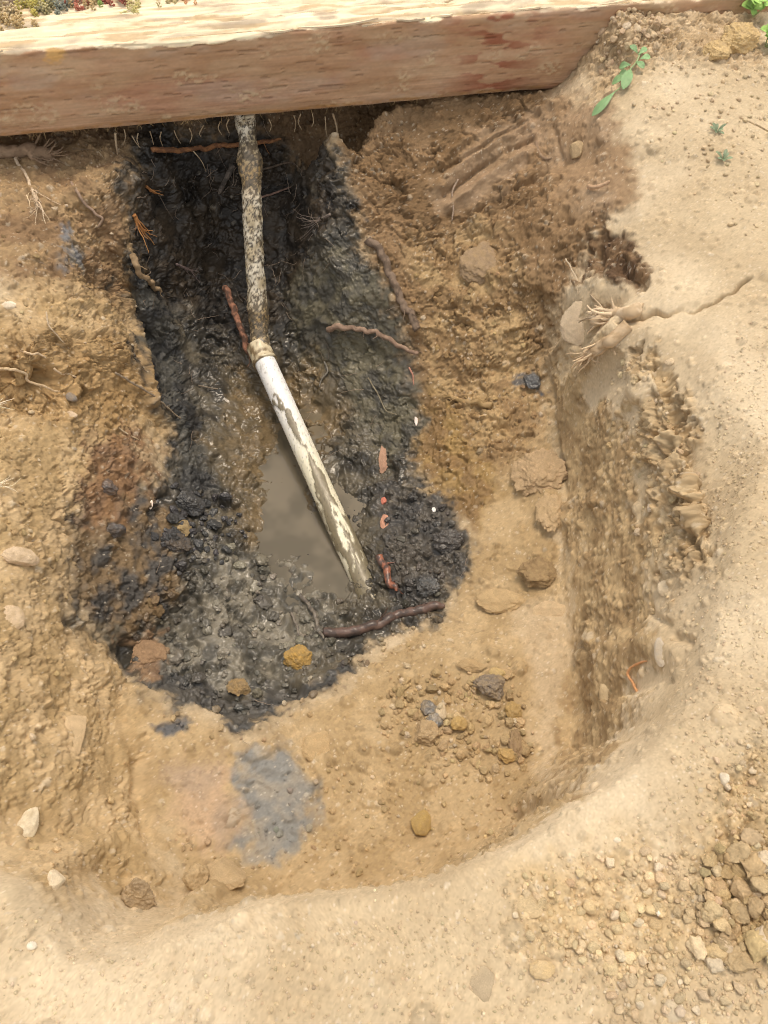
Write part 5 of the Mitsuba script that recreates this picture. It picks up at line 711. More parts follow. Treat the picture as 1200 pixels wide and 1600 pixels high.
g = np.random.default_rng(5)
seed = 100
def strand(p, d, length, r, bend, n=7):
    """a fibre from p along d that wanders a little"""
    pts = [np.array(p)]
    for _ in range(n - 1):
        d = unit(d + g.normal(0, bend, 3)); pts.append(pts[-1] + d * length / (n - 1))
    return tube(pts, np.linspace(r, r * .35, n), 5, 0, 0)
def clear_of_ground(p, gap):
    q, n, _ = snap(p); p = np.array(p); s = (p - q) @ n
    return p + n * (gap - s) if s < gap else p
for name, label, ca, cb, r0, r1, wet, pts, fib in ROOTS:
    seed += 3
    key = tag(name, label)
    c0 = np.array([clear_of_ground(p, r0 * .35) for p in pts]); L = np.linalg.norm(np.diff(c0, axis=0), axis=1).sum()
    n = int(max(12, min(120, L / .003)))
    c = spline(c0, n); rad = np.linspace(r0, r1, n) * (1 + .22 * (meshkit.fbm(c * 35, 2, seed) - .5)) * np.where(np.linspace(0, 1, n) > .9, np.linspace(1, .45, n) ** .0 * (1 - 5.5 * (np.linspace(0, 1, n) - .9)) if fib is None else 1, 1)
    c = c + (meshkit.fbm(c * 45, 2, seed)[:, None] - .5) * r0 * 1.5
    main = tube(c, rad, 16 if r0 > .006 else 8, seed, .42 if r0 > .004 else .3, True, 1.6)
    mat = 'wet_earth' if wet else 'dry_earth'
    mc = two_tone(main, ca, cb, .7 / max(r0, .003), seed, .46, .54)
    side = []
    if r0 >= .005 and L > .06:            # thinner side roots that wander off into the soil
        t_, N_, B_ = frames(c)
        for _ in range(3):
            j = g.integers(n // 6, n - 2); a = g.uniform(0, 6.3)
            d = unit(np.cos(a) * N_[j] + np.sin(a) * B_[j] + t_[j] * .7 + np.array([0, 0, -.25]))
            side.append(strand(c[j], d, g.uniform(.025, .07), rad[j] * .26, .22, 9))
    if fib is None and not side:
        scene[key] = mikit.ply(main, mat, smooth=True, color=mc); continue
    part(key, 'stem', main, mat, True, mc)
    for m in side: part(key, 'side_root', m, mat, True, two_tone(m, ca, cb, 90, seed))
    if fib is None: continue
    k, ln, spread, *th = fib; th = th[0] if th else 1
    ms, cs = [], []
    t, N, B = frames(c)
    for i in range(k):
        if spread > 1:                       # hairs along the root
            j = g.integers(2, n // 2); p, d = c[j], unit(np.array([g.normal(0, .4), g.normal(0, .3), -1.0]))
            m = strand(p, d, ln * g.uniform(.5, 1.2), .0011, .25)
        else:                                # torn fibres at the end
            a = g.uniform(0, 6.3); q = g.uniform(0, 1) ** .5
            off = (np.cos(a) * N[-1] + np.sin(a) * B[-1]) * q
            j = max(1, int(n * g.uniform(.55, .98)))
            d = unit(t[-1] + off * spread * 1.6 + g.normal(0, .05, 3))
            m = strand(c[j] + off * rad[j] * .8, d, ln * g.uniform(.55, 1.25), max(.0012, r1 * .28) * g.uniform(.35, 1.15) * th, .15, 9)
        ms.append(m); cs.append(np.tile(np.array(ca) * g.uniform(.7, 1.35), (len(m.vertices), 1)))
    for m, col in zip(ms, cs): part(key, 'fibre', m, mat, True, np.clip(col, .01, .85))
HANG_ORDER = {i: k for k, i in enumerate(sorted(range(len(HANGING)), key=lambda i: HANGING[i][0][0]))}
COUNT = 'first second third fourth fifth sixth seventh eighth ninth tenth eleventh twelfth thirteenth fourteenth fifteenth sixteenth seventeenth eighteenth nineteenth twentieth twenty-first'.split()
for i, pts in enumerate(HANGING):
    key = tag('rootlet', f'thin pale rootlet hanging under the timber, {COUNT[HANG_ORDER[i]]} of them from the left', group='rootlets hanging under the timber')
    c = spline(pts, 12); thick = .0032 if i in (13, 12) else .0015
    m = tube(c, np.linspace(thick, thick * .5, 12), 6, i, .3)
    scene[key] = mikit.ply(m, 'dry_earth', smooth=True, color=two_tone(m, (.46, .36, .24), (.33, .24, .15), 90, i))

def hairs(name, label, category, items, mat):
    off, vs, fs, cs = 0, [], [], []
    for m, c in items:
        vs.append(m.vertices); fs.append(m.faces + off); off += len(m.vertices); cs.append(np.tile(c, (len(m.vertices), 1)))
    key = tag(name, label, category, kind='stuff')
    scene[key] = mikit.ply(tri(np.vstack(vs), np.vstack(fs)), mat, smooth=True, color=np.clip(np.vstack(cs), .01, .8))
it = []
for _ in range(420):
    s = g.uniform(-.05, 1.25) if g.random() < .75 else g.uniform(-.05, .5)
    q = BA + BD * s + BN * g.uniform(.004, .06)
    it.append((strand([q[0], q[1], .002], unit(np.array([g.normal(0, .5), g.normal(-.15, .3), -1])), g.uniform(.006, .026), .0007, .3, 5), np.array([.38, .26, .13]) * g.uniform(.5, 1.3)))
hairs('root_hairs', 'fine brown root hairs fringing the lower edge of the timber', 'root hairs', it, 'dry_earth')
it = []
w_ = np.maximum(ZONE_W['black'], .35 * ZONE_W['dark']); w_[SURF[:, 1] < 1.2] *= .25; w_ = w_ + .15 * ZONE_W['upper_left']
ids = g.choice(M, 170, p=w_ / w_.sum())
for i in ids:
    d = unit(np.cross(SURF_N[i], g.normal(0, 1, 3)))
    it.append((strand(SURF[i] + SURF_N[i] * .004, d + SURF_N[i] * .12, g.uniform(.02, .075), .0008, .22, 7), np.array([.23, .18, .14]) * g.uniform(.5, 1.5)))
hairs('fine_roots', 'hair thin dark rootlets covering the black soil of the recess', 'root hairs', it, 'dry_earth')

# ---------------------------------------------------------------- timber
HB, TB = .218, .215
def beam():
    s = np.concatenate([np.arange(-4.0, -.08, .05), np.arange(-.08, 2.35, .0028), np.arange(2.35, 5.0, .05)])
    fz = np.arange(.006, HB - .005, .0030); ty = np.arange(.006, TB - .006, .0036)
    prof = [(0, z) for z in fz] + [(y, HB) for y in ty] + [(TB, z) for z in fz[::-4]] + [(y, 0) for y in ty[::-1]]
    prof = np.array(prof); n = len(prof); kind = np.array([0] * len(fz) + [1] * len(ty) + [2] * len(fz[::-4]) + [3] * len(ty))
    nor = np.array([(-1, 0), (0, 1), (1, 0), (0, -1)])[kind].astype(float)
    S, I = np.meshgrid(s, np.arange(n), indexing='ij')
    y, z, k = prof[I, 0], prof[I, 1], kind[I]
    q = np.stack([S, y, z], -1)
    def fb(fs, fy, o, sd): return meshkit.fbm(q * np.array([fs, fy, fy]), o, sd)
    grain, coarse, long_, mid = fb(3.5, 330, 3, 1), fb(22, 60, 3, 2), fb(4, 26, 3, 3), fb(40, 45, 3, 4)
    # the weathered outer skin has split away along the top front edge and shows pale wood: its lower limit wanders along the timber
    lim = HB - .004 - .026 * meshkit.fbm(np.stack([S * 5, 0 * S, 0 * S], -1), 3, 7) + .016 * (meshkit.fbm(np.stack([S * 22, 0 * S + 3, 0 * S], -1), 3, 8) - .5) + .008 * (mid - .5)
    lim = lim + .008 * step(.9, 1.25, S)
    fresh = np.where(k == 0, step(-.0015, .0015, z - lim), np.where(k == 1, 1.0, 0.0))
    d = .0022 * (grain - .5) + .004 * (coarse - .5) + .008 * (long_ - .5)
    slit = step(.74, .80, fb(20, 240, 2, 9)) * (k == 0) * (1 - fresh); d = d - .0025 * slit
    edge = np.where(k == 0, step(HB - .045, HB, z), np.where(k == 1, step(.06, 0, y), 0))
    d = d - fresh * (k <= 1) * (.0035 + .003 * edge * edge * (.5 + coarse))
    splint = fb(7, 120, 3, 11); flake = step(.46, .49, fb(4, 55, 4, 31)) + step(.56, .585, fb(6, 80, 4, 32))
    d = d + fresh * (k <= 1) * .0035 * flake
    d = d + fresh * (k <= 1) * .007 * (splint - .5) * (1 - .6 * edge)
    bottom = np.where(k == 0, step(.02, .0, z), 0) * .010 * fb(14, 14, 2, 12)
    d = d - bottom
    dirt = step(.56, .76, fb(14, 18, 5, 13)) * step(.4, .6, fb(120, 120, 3, 23)) * (k == 0) * (1 - fresh)
    d = d + .004 * dirt * fb(180, 180, 2, 14)
    N = nor[I]
    y2, z2 = y + N[..., 0] * d, z + N[..., 1] * d
    y2 = y2 + np.where(k == 1, .0, 0)
    rnd = .016 * (1 - np.sqrt(np.clip(1 - edge ** 6, 0, 1)))           # worn round along the top front edge
    z2 = z2 - np.where(k == 1, rnd, .35 * rnd); y2 = y2 + np.where(k == 0, rnd, .35 * rnd)
    V3 = np.stack([BA[0] + BD[0] * S + BN[0] * y2, BA[1] + BD[1] * S + BN[1] * y2, z2], -1)
    # colours: brown stained face with redder and greyer patches, cream splintered wood on top, an ochre line along the lower edge
    t = step(.35, .65, fb(5, 18, 4, 15))
    C = np.array([.455, .295, .185]) * (1 - t[..., None]) + np.array([.40, .245, .145]) * t[..., None]
    def lay(C, col, w): return C * (1 - w[..., None]) + np.array(col) * w[..., None]
    C = lay(C, (.38, .18, .115), .5 * step(.5, .76, fb(5, 14, 4, 16)) )
    C = lay(C, (.40, .325, .26), .4 * step(.5, .75, fb(8, 14, 4, 17)))
    C = lay(C, (.53, .40, .26), .3 * step(.45, .75, fb(12, 24, 5, 18)))
    C = lay(C, (.52, .40, .255), .7 * dirt)
    C = lay(C, (.40, .215, .07), np.where(k == 0, .8 * step(.016, .004, z) * step(.35, .55, mid), 0))
    C = lay(C, (.25, .075, .04), .8 * np.exp(-((S - 1.32) / .10) ** 2) * step(.5, .62, fb(16, 40, 3, 21)) * (k == 0))
    C = lay(C, (.33, .24, .14), .75 * step(1.45, 1.8, S) * step(.35, .6, fb(7, 9, 3, 22)) * (k == 0))
    cream = np.array([.80, .68, .49]) * (.78 + .4 * splint)[..., None]
    cream = lay(cream, (.50, .36, .20), .75 * step(.50, .62, fb(8, 110, 4, 19)))
    cream = lay(cream, (.36, .29, .22), .65 * step(.56, .68, fb(8, 30, 4, 20)))
    C = C * (1 - fresh[..., None]) + cream * fresh[..., None]
    C = lay(C, (.60, .37, .14), .9 * step(.024, .012, np.hypot((S - .205) * .7, z - (HB - .026)) + .03 * (fb(40, 60, 3, 25) - .5)) * (k == 0))
    C = C * (.84 + .32 * grain)[..., None] * (.90 + .20 * fb(150, 200, 3, 24))[..., None] * (1 - .25 * slit[..., None])
    C = np.clip(C, .02, .80)
    m = len(s)
    i = np.arange(m - 1)[:, None] * n; j = np.arange(n)[None]; j2 = (j + 1) % n
    f = np.concatenate([np.stack([i + j, i + n + j, i + n + j2], -1).reshape(-1, 3), np.stack([i + j, i + n + j2, i + j2], -1).reshape(-1, 3)])
    v = V3.reshape(-1, 3); c = C.reshape(-1, 3)
    for e, r in ((0, 0), (1, m - 1)):
        v = np.vstack([v, V3[r].mean(0)]); c = np.vstack([c, [.3, .2, .12]]); k0 = np.arange(n)
        tr = np.stack([np.full(n, len(v) - 1), r * n + k0, r * n + (k0 + 1) % n], 1)
        f = np.vstack([f, tr if e == 0 else tr[:, ::-1]])
    return tri(v, f), c
bm, bc = beam()
key = tag('timber_beam', 'long brown stained square timber with a splintered pale top edge above the hole', 'timber')
part(key, 'timber', bm, 'dry_earth', True, bc)
def at_beam(s, y, z): return np.array([BA[0] + BD[0] * s + BN[0] * y, BA[1] + BD[1] * s + BN[1] * y, z])
def splinter(s0, length, y, z, w, th, lift, sd):
    n = 14; u = np.linspace(0, 1, n)
    ww = w * np.sin(np.pi * np.clip(u * .9 + .08, 0, 1)) ** .6 * (.7 + .6 * meshkit.fbm(np.stack([u * 5, 0 * u, 0 * u + sd], 1), 2, sd))
    v = []
    for a, k in zip(u, ww):
        c = np.array([s0 + length * a, y + .004 * math.sin(a * 5 + sd), z + lift * a * a])
        for dy, dz in ((-k / 2, -th), (k / 2, -th), (k / 2, th * .4), (-k / 2, th)): v.append(at_beam(c[0], c[1] + dy, c[2] + dz))
    f = []
    for a in range(n - 1):
        for j in range(4):
            p0, p1, p2, p3 = a * 4 + j, a * 4 + (j + 1) % 4, (a + 1) * 4 + (j + 1) % 4, (a + 1) * 4 + j
            f += [(p0, p1, p2), (p0, p2, p3)]
    f += [(0, 2, 1), (0, 3, 2), (n * 4 - 4, n * 4 - 3, n * 4 - 2), (n * 4 - 4, n * 4 - 2, n * 4 - 1)]
    return tri(v, np.array(f)[:, ::-1])
for i in range(34):
    s0 = g.uniform(-.05, 1.5); m = splinter(s0, g.uniform(.05, .22), g.uniform(.0, .07), HB - .012 + g.uniform(-.003, .006), g.uniform(.005, .016), .0022, g.uniform(0, .008), i)
    part(key, 'splinter', m, 'dry_earth', 40, None) if False else part(key, 'splinter', m, 'dry_earth', False, np.tile(np.array([.76, .64, .46]) * g.uniform(.7, 1.1), (len(m.vertices), 1)))

# ---------------------------------------------------------------- pipe
def pipe_colour(m, axis_len, kind, sd):
    v = m.vertices
    p = (v - PIPE_A) @ PIPE_D if kind == 'low' else v[:, 2]
    fine = meshkit.fbm(v * 170, 3, sd)
    if kind == 'low':
        ang = (v - PIPE_A - np.outer(p, PIPE_D)) @ PIPE_S / .031            # -1 left .. 1 right as seen from above
        q = np.stack([p * 11, ang * 2.2, 0 * p], 1); warp = meshkit.fbm(np.stack([p * 30, ang * 3, 0 * p + 5], 1), 3, 3)
        streak = meshkit.fbm(q + np.stack([.9 * warp, 1.6 * warp, 0 * warp], 1), 3, 9)
        u = p / axis_len
        cover = np.clip(.62 * step(.10, .3, u) * np.exp(-((ang - .15 - .2 * np.sin(u * 9)) / (.30 + .3 * u)) ** 2) + .30 * step(.4, .75, u) + .25 * step(.8, 1.0, u), 0, .75)
        mud = .93 * step(-.05, .05, streak - .72 + .5 * cover + .05 * (fine - .5))
        clean = mix3((.80, .80, .79), (.74, .70, .54), step(.15, .5, u + .3 * (fine - .5)))
        spots = step(.70, .76, meshkit.fbm(v * 300, 2, 31)) * .6
    else:
        z_ = v[:, 2]
        cover = .16 * np.exp(-((z_ + .078) / .018) ** 2) + .10 * np.exp(-((z_ + .13) / .03) ** 2) + .14 * step(-.33, -.40, z_) - .05 * step(-.05, -.03, z_)
        mud = step(.52, .60, meshkit.fbm(np.stack([v[:, 0] * 210, v[:, 1] * 210, v[:, 2] * 75], 1), 4, sd) + cover)
        clean = mix3((.60, .55, .44), (.42, .35, .23), step(.4, .6, meshkit.fbm(v * 30, 2, sd + 1)))
        caked = np.exp(-((v[:, 2] + .115) / .035) ** 2) + np.exp(-((v[:, 2] + .41) / .035) ** 2)
        clean = clean * (1 - np.clip(caked, 0, 1)[:, None]) + np.array([.34, .235, .11]) * np.clip(caked, 0, 1)[:, None]
        spots = step(.55, .66, meshkit.fbm(v * 220, 3, 33))
    mc = mix3((.20, .165, .10), (.13, .105, .065), fine) if kind == 'low' else mix3((.10, .08, .055), (.16, .125, .08), fine)
    c = clean * (1 - mud[:, None]) + mc * mud[:, None]
    return c * (1 - spots[:, None]) + np.array([.07, .06, .045]) * spots[:, None]
PIPE = [np.array(p) for p in PIPE_PTS]
PIPE_A, PIPE_B = PIPE[-2], PIPE[-1]
PIPE_D = unit(PIPE_B - PIPE_A); PIPE_S = unit(np.cross(PIPE_D, [0, 0, 1]))
LOWL = np.linalg.norm(PIPE_B - PIPE_A)
key = tag('pipe', 'white plastic pipe streaked with mud running from under the timber down into the water')
c = PIPE_A + PIPE_D * np.linspace(0, LOWL, 240)[:, None]
m = tube(c, 0.031, 72, 1, .0)
mud_relief = pipe_colour(m, LOWL, 'low', 9)
axis = PIPE_A + np.outer((m.vertices - PIPE_A) @ PIPE_D, PIPE_D); outward = (m.vertices - axis) / .031
m = tri(m.vertices + outward * (.0022 * np.clip((.6 - mud_relief.mean(1)) / .4, 0, 1) * (.6 + .8 * meshkit.fbm(m.vertices * 120, 3, 6)))[:, None], m.faces)     # mud has thickness
part(key, 'lower_pipe', m, 'plastic', True, mud_relief, label='straight white lower length streaked with olive mud')
up_c = spline(PIPE[:-2] + [PIPE_A - PIPE_D * .01], 230)
up_n = up_c[:, 2]
crust = 1 + .30 * np.exp(-((up_n + .115) / .022) ** 2) + .16 * np.exp(-((up_n + .40) / .02) ** 2) - .10 * np.exp(-((up_n + .075) / .015) ** 2)   # mud caked on it near the top and at the joint
m = tube(up_c, .0272 * crust * (1 + .10 * (meshkit.fbm(up_c * 26, 3, 4) - .5)), 64, 2, .34, True, 2.6)
part(key, 'upper_pipe', m, 'wet_earth', True, pipe_colour(m, 1, 'up', 5), label='upper length mottled with black and tan mud')
c = PIPE_A + PIPE_D * np.array([-.052, -.05, -.012, -.006, -.002, .006, .009])[:, None]
m = tube(spline(c, 30), np.interp(np.linspace(0, 1, 30), [0, .1, .6, .75, .9, 1], [.034, .0345, .0345, .037, .037, .0335]), 48, 3, .05)
cc = mix3((.60, .52, .36), (.20, .145, .08), step(.42, .58, meshkit.fbm(m.vertices * 60, 4, 8)))
part(key, 'coupling', m, 'plastic', True, cc, label='mud smeared joint collar')

# ---------------------------------------------------------------- stones, clods and crumbs
ICO = {k: trimesh.creation.icosphere(subdivisions=k) for k in (0, 1, 2, 3, 4, 5)}
def clod_mesh(size, sub, sd, detail):
    b = ICO[sub]; v = b.vertices.copy()
    r = np.random.default_rng(sd); o = r.uniform(0, 50, 3)
    # planes cut corners off, then rough noise
    for _ in range(10 if detail > .11 else 4):
        nn = unit(r.normal(0, 1, 3)); h = r.uniform(.55, .92) if detail > .11 else r.uniform(.75, .98)
        over = np.maximum(v @ nn - h, 0); v = v - over[:, None] * nn * .85
    k = meshkit.fbm(v * 1.3 + o, 2, sd % 50) - .5
    k2 = meshkit.fbm(v * 3.4 + o, 3, sd % 53) - .5
    v = v * (1 + detail * 1.1 * k + detail * 1.0 * k2)[:, None]
    if sub >= 3: v = v * (1 + detail * .5 * (meshkit.fbm(v * 9 + o, 2, sd % 41) - .5))[:, None]
    return v * np.asarray(size) * .5, b.faces
def basis(n, ang):
    a = unit(np.cross(n, [math.cos(ang), math.sin(ang), .3])); return np.stack([a, np.cross(n, a), n], 1)
def clod_colour(v, col, sd, var=.22, dust=None, height=None):
    k = meshkit.fbm(v * 90, 3, sd % 60) - .5
    r = np.random.default_rng(sd)
    c = np.asarray(col) * (1 + 2 * var * k)[:, None] * r.normal(1, .08, (len(v), 1))
    if dust is not None:        # earth sticking to it, most near the ground
        w = np.clip(.30 + .9 * (meshkit.fbm(v * 140 + 7, 3, sd % 37) - .5) + .6 * np.clip(.45 - height, 0, 1), 0, .9)[:, None]
        c = c * (1 - w) + np.asarray(dust) * w
    return np.clip(c, .006, .85)
view_x = np.array([1.0, 0, 0])
for i, (name, label, p, w, h, col, flat, det, wet) in enumerate(STONES):
    q, n, soil = snap(p)
    n = unit(n + np.array([0, -.3, .5]))
    a = unit(view_x - n * (view_x @ n)); Bm = np.stack([a, np.cross(n, a), n], 1)
    th = min(w, h) * flat * 1.05
    v, f = clod_mesh((w * 1.04, h * 1.04, th), 5 if max(w, h) > .05 else 4 if max(w, h) > .03 else 3, 300 + i, det * 1.35)
    hgt = v[:, 2] / th + .5
    if name != 'stone' and name != 'wood_chip': v = v * (1 + .10 * (meshkit.fbm(v * 260 + i, 3, i) - .5))[:, None]
    v = v @ Bm.T + q + n * th * (.06 if flat <= .45 else .34 if name == 'soil_clod' else .26)
    key = tag(name, label)
    isw = max(col) < .12
    scene[key] = mikit.ply(tri(v, f), 'wet_earth' if isw else 'dry_earth', smooth=True, color=clod_colour(v, col, 300 + i, .3 if max(col) < .3 else .22, None if name == 'wood_chip' else soil, hgt))
ANCHORS = [(w, np.array(p)) for w, p in LANDMARKS]
ORD = ['nearest', 'second nearest', 'third nearest', 'fourth nearest', 'fifth nearest', 'sixth nearest', 'seventh nearest', 'eighth nearest', 'ninth nearest', 'tenth nearest', 'eleventh nearest', 'twelfth nearest', 'thirteenth nearest', 'fourteenth nearest', 'fifteenth nearest', 'sixteenth nearest', 'seventeenth nearest', 'eighteenth nearest', 'nineteenth nearest', 'twentieth nearest'] + ['twenty-' + w + ' nearest' for w in 'first second third fourth fifth sixth seventh eighth ninth'.split()] + ['thirtieth nearest'] + ['thirty-' + w + ' nearest' for w in 'first second third fourth fifth sixth seventh eighth ninth'.split()]
WAYS = {'right': 'right of', 'left': 'left of', 'above': 'behind', 'below': 'in front of'}
NEAR_MARK = {}
def describe(key, p, size, base, noun):
    d = [np.linalg.norm(p - q) for _, q in ANCHORS]; k = int(np.argmin(d)); e = p - ANCHORS[k][1]
    way = ('right' if e[0] > 0 else 'left') if abs(e[0]) > abs(e[1] + .5 * e[2]) else ('above' if e[1] + .5 * e[2] > 0 else 'below')
    lum, warm = float(np.mean(base)), base[0] / max(base[2], 1e-3)
    tone = 'black' if lum < .07 else 'dark grey' if lum < .12 and warm < 1.6 else 'grey' if warm < 1.7 and lum < .25 else 'dark brown' if lum < .17 else 'brown' if lum < .26 else 'pale' if lum > .46 else 'ochre' if warm > 2.9 else 'tan'
    NEAR_MARK.setdefault((k, way, noun), []).append((d[k], key, ('large' if size > .022 else 'medium' if size > .013 else 'small') + ' ' + tone))
def finish_labels():
    for (k, way, noun), found in NEAR_MARK.items():
        for j, (_, key, look) in enumerate(sorted(found)):
            labels[key]['label'] = f'{look} {noun}, {ORD[min(j, len(ORD) - 1)]} {WAYS[way]} {ANCHORS[k][0]}'
def cluster(index, name, label, group, poly, count, a, b, col, flat, sunk, individuals):
    r = np.random.default_rng(900 + index)
    d = grid_at(outline_distance([tuple(p) for p in poly]), SURF[:, 0], SURF[:, 1])
    cand = np.nonzero((d > -.03) & (r.random(M) < .25))[0]
    w = step(-.03, .03, d[cand]); cand = cand[r.random(len(cand)) < w]
    pick = r.choice(cand, min(count, len(cand)), replace=False)
    size = a * (b / a) ** (r.random(len(pick)) ** 2.4)
    order = np.argsort(-size); pick, size = pick[order], size[order]
    ms, cs, wets = [], [], []
    for j, (i, s) in enumerate(zip(pick, size)):
        n = unit(SURF_N[i] + r.normal(0, .25, 3) + np.array([0, 0, .3]))
        dims = s * r.uniform(.75, 1.25, 3) * np.array([1, 1, flat])
        big = j < individuals
        v, f = clod_mesh(dims, 3 if big and s > .014 else 2 if s > .007 else 1 if s > .0042 else 0, 5000 + index * 1000 + j, .62 if 'lump' in name else .5 if name != 'pebble' else .36)
        v = v @ basis(n, r.uniform(0, 6.3)).T + SURF[i] + n * dims[2] * (.5 - sunk) * .8
        base = np.array(col) if col else COL[max(0, i - 1)] * .5 + .5 * COL[i]
        base = base * r.uniform(.86, 1.12) * (1 + r.normal(0, .018, 3))
        if r.random() < .06 and name in ('pebble', 'soil_clod') : base = base * .5 + np.array([.60, .52, .40]) * .5
        c = clod_colour(v, base, 77 + j)
        if big:
            key = tag(name, label, group=group); describe(key, SURF[i], s, base, {'soil_clod': 'clod', 'clay_lump': 'clay lump', 'mud_lump': 'mud lump'}.get(name, name))
            scene[key] = mikit.ply(tri(v, f), 'wet_earth' if WET[i] > .35 else 'dry_earth', smooth=True, color=c)
        else:
            ms.append((v, f)); cs.append(c); wets.append(WET[i] > .35)
    if ms:
        off = np.cumsum([0] + [len(v) for v, _ in ms])
        V_, F_ = np.vstack([v for v, _ in ms]), np.vstack([f + o for (_, f), o in zip(ms, off)])
        key = tag({'pebble': 'gravel', 'mud_lump': 'mud_crumbs', 'clay_lump': 'clay_crumbs'}.get(name, 'soil_crumbs'), label.replace('crumb ', 'fine crumbs ') if False else STUFF_LABEL[index], 'gravel' if name == 'pebble' else 'soil crumbs', kind='stuff')
        scene[key] = mikit.ply(tri(V_, F_), 'wet_earth' if np.mean(wets) > .5 else 'dry_earth', smooth=True, color=np.vstack(cs))
STUFF_LABEL = ['fine brown crumbs filling the pile on the hole floor', 'fine tan crumbs strewn on the near part of the hole floor', 'fine tan gravel at the bottom right', 'small crumbs between the clods at the bottom right corner',
    'fine gravel at the right edge', 'small pebbles between those at the timber end', 'fine pale gravel on the right mound', 'small black crumbs at the left of the pit floor', 'small grey crumbs on the mud heap',
    'fine black crumbs right of the lower pipe', 'small brown crumbs on the back wall', 'small tan crumbs on the left slope', 'small crumbs along the right ledge', 'small crumbs along the lip above the mud', 'fine grains strewn on the near and right ground']
for index, args in enumerate(CLUSTERS): cluster(index, *args)
finish_labels()

# ---------------------------------------------------------------- plants
def leaf(a, b, w, nrm, curl=.12, cup=.2, tip=1.6):
    """an obovate leaf blade from a to b with a folded midrib and real thickness"""
    a, b = np.array(a), np.array(b); L = np.linalg.norm(b - a); t = (b - a) / L
    side = unit(np.cross(nrm, t)); up_ = np.cross(t, side)
    n, m = 13, 7; v = []
    for i in range(n):
        u = i / (n - 1); wd = w * .5 * (.10 + .9 * math.sin(math.pi * u ** tip) ** .75) if u < 1 else w * .02
        for j in range(m):
            s = (j / (m - 1)) * 2 - 1
            v.append(a + t * L * u + side * wd * s + up_ * (L * curl * math.sin(u * math.pi) + cup * wd * abs(s)))
    f = []
    for i in range(n - 1):
        for j in range(m - 1):
            p = i * m + j; f += [(p, p + 1, p + m + 1), (p, p + m + 1, p + m)]
    v = np.array(v); k = len(v); f = np.array(f)
    rim = [j for j in range(m)] + [i * m + m - 1 for i in range(1, n)] + [(n - 1) * m + j for j in range(m - 2, -1, -1)] + [i * m for i in range(n - 2, 0, -1)]
    fs = [f, f[:, ::-1] + k]
    for p, q in zip(rim, rim[1:] + rim[:1]): fs.append(np.array([(q, p, p + k), (q, p + k, q + k)]))
    return tri(np.vstack([v, v - up_ * .0006]), np.vstack(fs)[:, ::-1])
def leaf_colour(m, col, sd):
    return np.clip(np.array(col) * (1 + .5 * (meshkit.fbm(m.vertices * 120, 3, sd) - .5))[:, None], .01, .8)
key = tag('weed_sprig', 'uprooted green weed sprig lying on the slope right of the timber end', 'plant')
ws = spline([clear_of_ground(p, .009) for p in WEED_STEM], 24); m = tube(ws, np.linspace(.0028, .0018, 24), 8, 1, .2)
part(key, 'stem', m, 'leaf', True, leaf_colour(m, (.30, .36, .18), 1))
for i, (a, b, w) in enumerate(WEED):
    m = leaf(clear_of_ground(a, .010), clear_of_ground(b, .014), w * 1.25, np.array([-.1, -.45, .85]) + g.normal(0, .15, 3)); part(key, 'leaf', m, 'leaf', True, leaf_colour(m, np.array([.20, .33, .15]) * g.uniform(.85, 1.2), i))
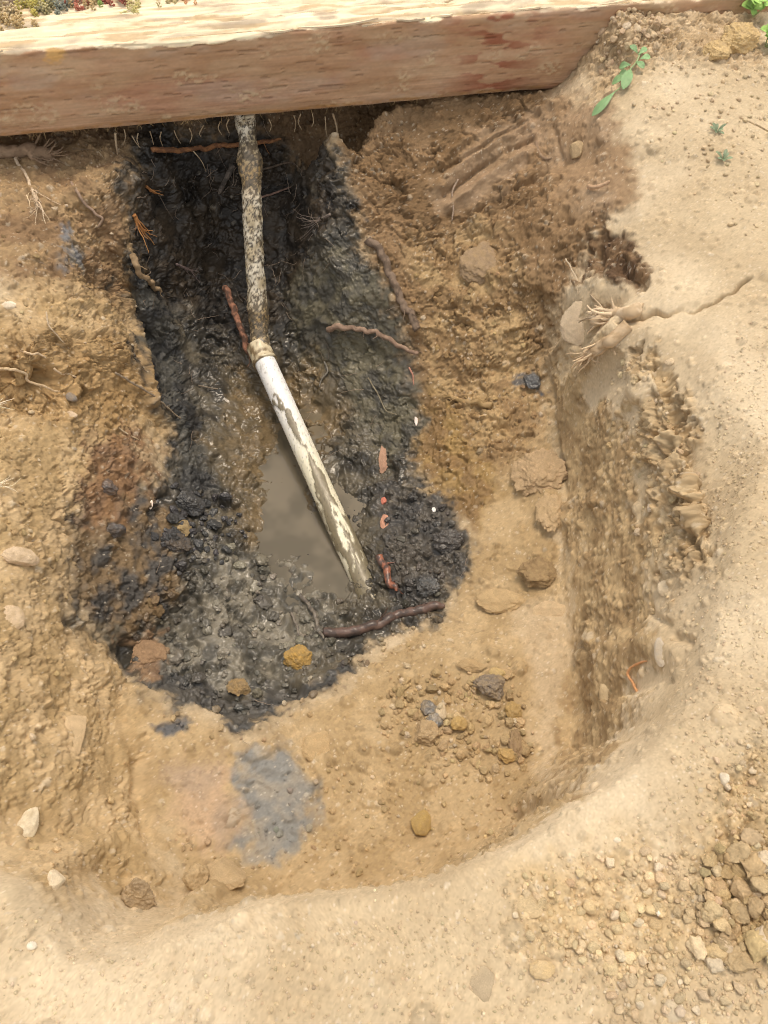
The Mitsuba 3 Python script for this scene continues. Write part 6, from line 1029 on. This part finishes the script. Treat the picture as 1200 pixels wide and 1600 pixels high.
def rosette(key, c, nrm, count, length, width, col, sd, rise=.5, tip=1.6):
    r = np.random.default_rng(sd); Bm = basis(unit(np.array(nrm)), r.uniform(0, 6))
    for i in range(count):
        a = i * 2.4 + r.uniform(-.3, .3); up_ = rise * r.uniform(.5, 1.3); l = length * r.uniform(.65, 1.15)
        d = unit(Bm @ np.array([math.cos(a), math.sin(a), up_]))
        m = leaf(c + d * .001, c + d * l, width * r.uniform(.8, 1.2), unit(np.array(nrm) - d * (d @ np.array(nrm)) * .9), .10, .25, tip)
        part(key, 'leaf', m, 'leaf', True, leaf_colour(m, np.array(col) * r.uniform(.75, 1.25), sd + i))
for i, (p, label) in enumerate(SPROUTS):
    q, n, _ = snap(p); key = tag('sprout', label, 'seedling')
    rosette(key, q, n, 7, .026, .008, (.20, .25, .15), 40 + i, .7)
for i, (p, label) in enumerate(GREENS):
    q, n, _ = snap(p); key = tag('weed', label, 'plant')
    for k in range(3):
        o = q + np.array([g.normal(0, .012), g.normal(0, .012), .02 + .012 * k])
        m = tube(spline([q - n * .005, (q + o) / 2 + g.normal(0, .003, 3), o], 8), .0016, 6, k, .1); part(key, 'stem', m, 'leaf', True, leaf_colour(m, (.3, .36, .15), k))
        rosette(key, o, n, 6, .034, .024, (.26, .42, .10), 60 + 5 * i + k, .35, 1.2)
# fleshy little succulents behind the timber
def succulent(p, col, size, sd, label, group):
    r = np.random.default_rng(sd); key = tag('succulent', label, 'succulent', group)
    b = ICO[1]; stems = []
    for k in range(int(5 + size * 160)):
        base = p + np.array([r.normal(0, size * .45), r.normal(0, size * .38), 0]); h = size * r.uniform(.25, .8)
        vs, fs, cs = [], [], []; n = 0
        for j in range(11):
            u = j / 10; a = j * 2.4; rad = size * .10 * (1.2 - .6 * u)
            v = b.vertices * np.array([.55, .32, .32]) * size * .15 * (1.25 - .5 * u)
            ca, sa = math.cos(a), math.sin(a); tilt = .6
            v = v @ np.array([[math.cos(tilt), 0, math.sin(tilt)], [0, 1, 0], [-math.sin(tilt), 0, math.cos(tilt)]])
            v = v @ np.array([[ca, sa, 0], [-sa, ca, 0], [0, 0, 1]]) + base + np.array([ca * rad, sa * rad, h * (.2 + .8 * u)])
            vs.append(v); fs.append(b.faces + n); n += len(v)
            cs.append(np.tile(np.array(col) * (.7 + .5 * u) * r.uniform(.8, 1.2), (len(v), 1)))
        part(key, 'shoot', tri(np.vstack(vs), np.vstack(fs)), 'leaf', True, np.clip(np.vstack(cs), .02, .8))
for i, (p, col, size, label) in enumerate(SUCCULENTS): succulent(np.array(p), col, size, 500 + i, label, None)
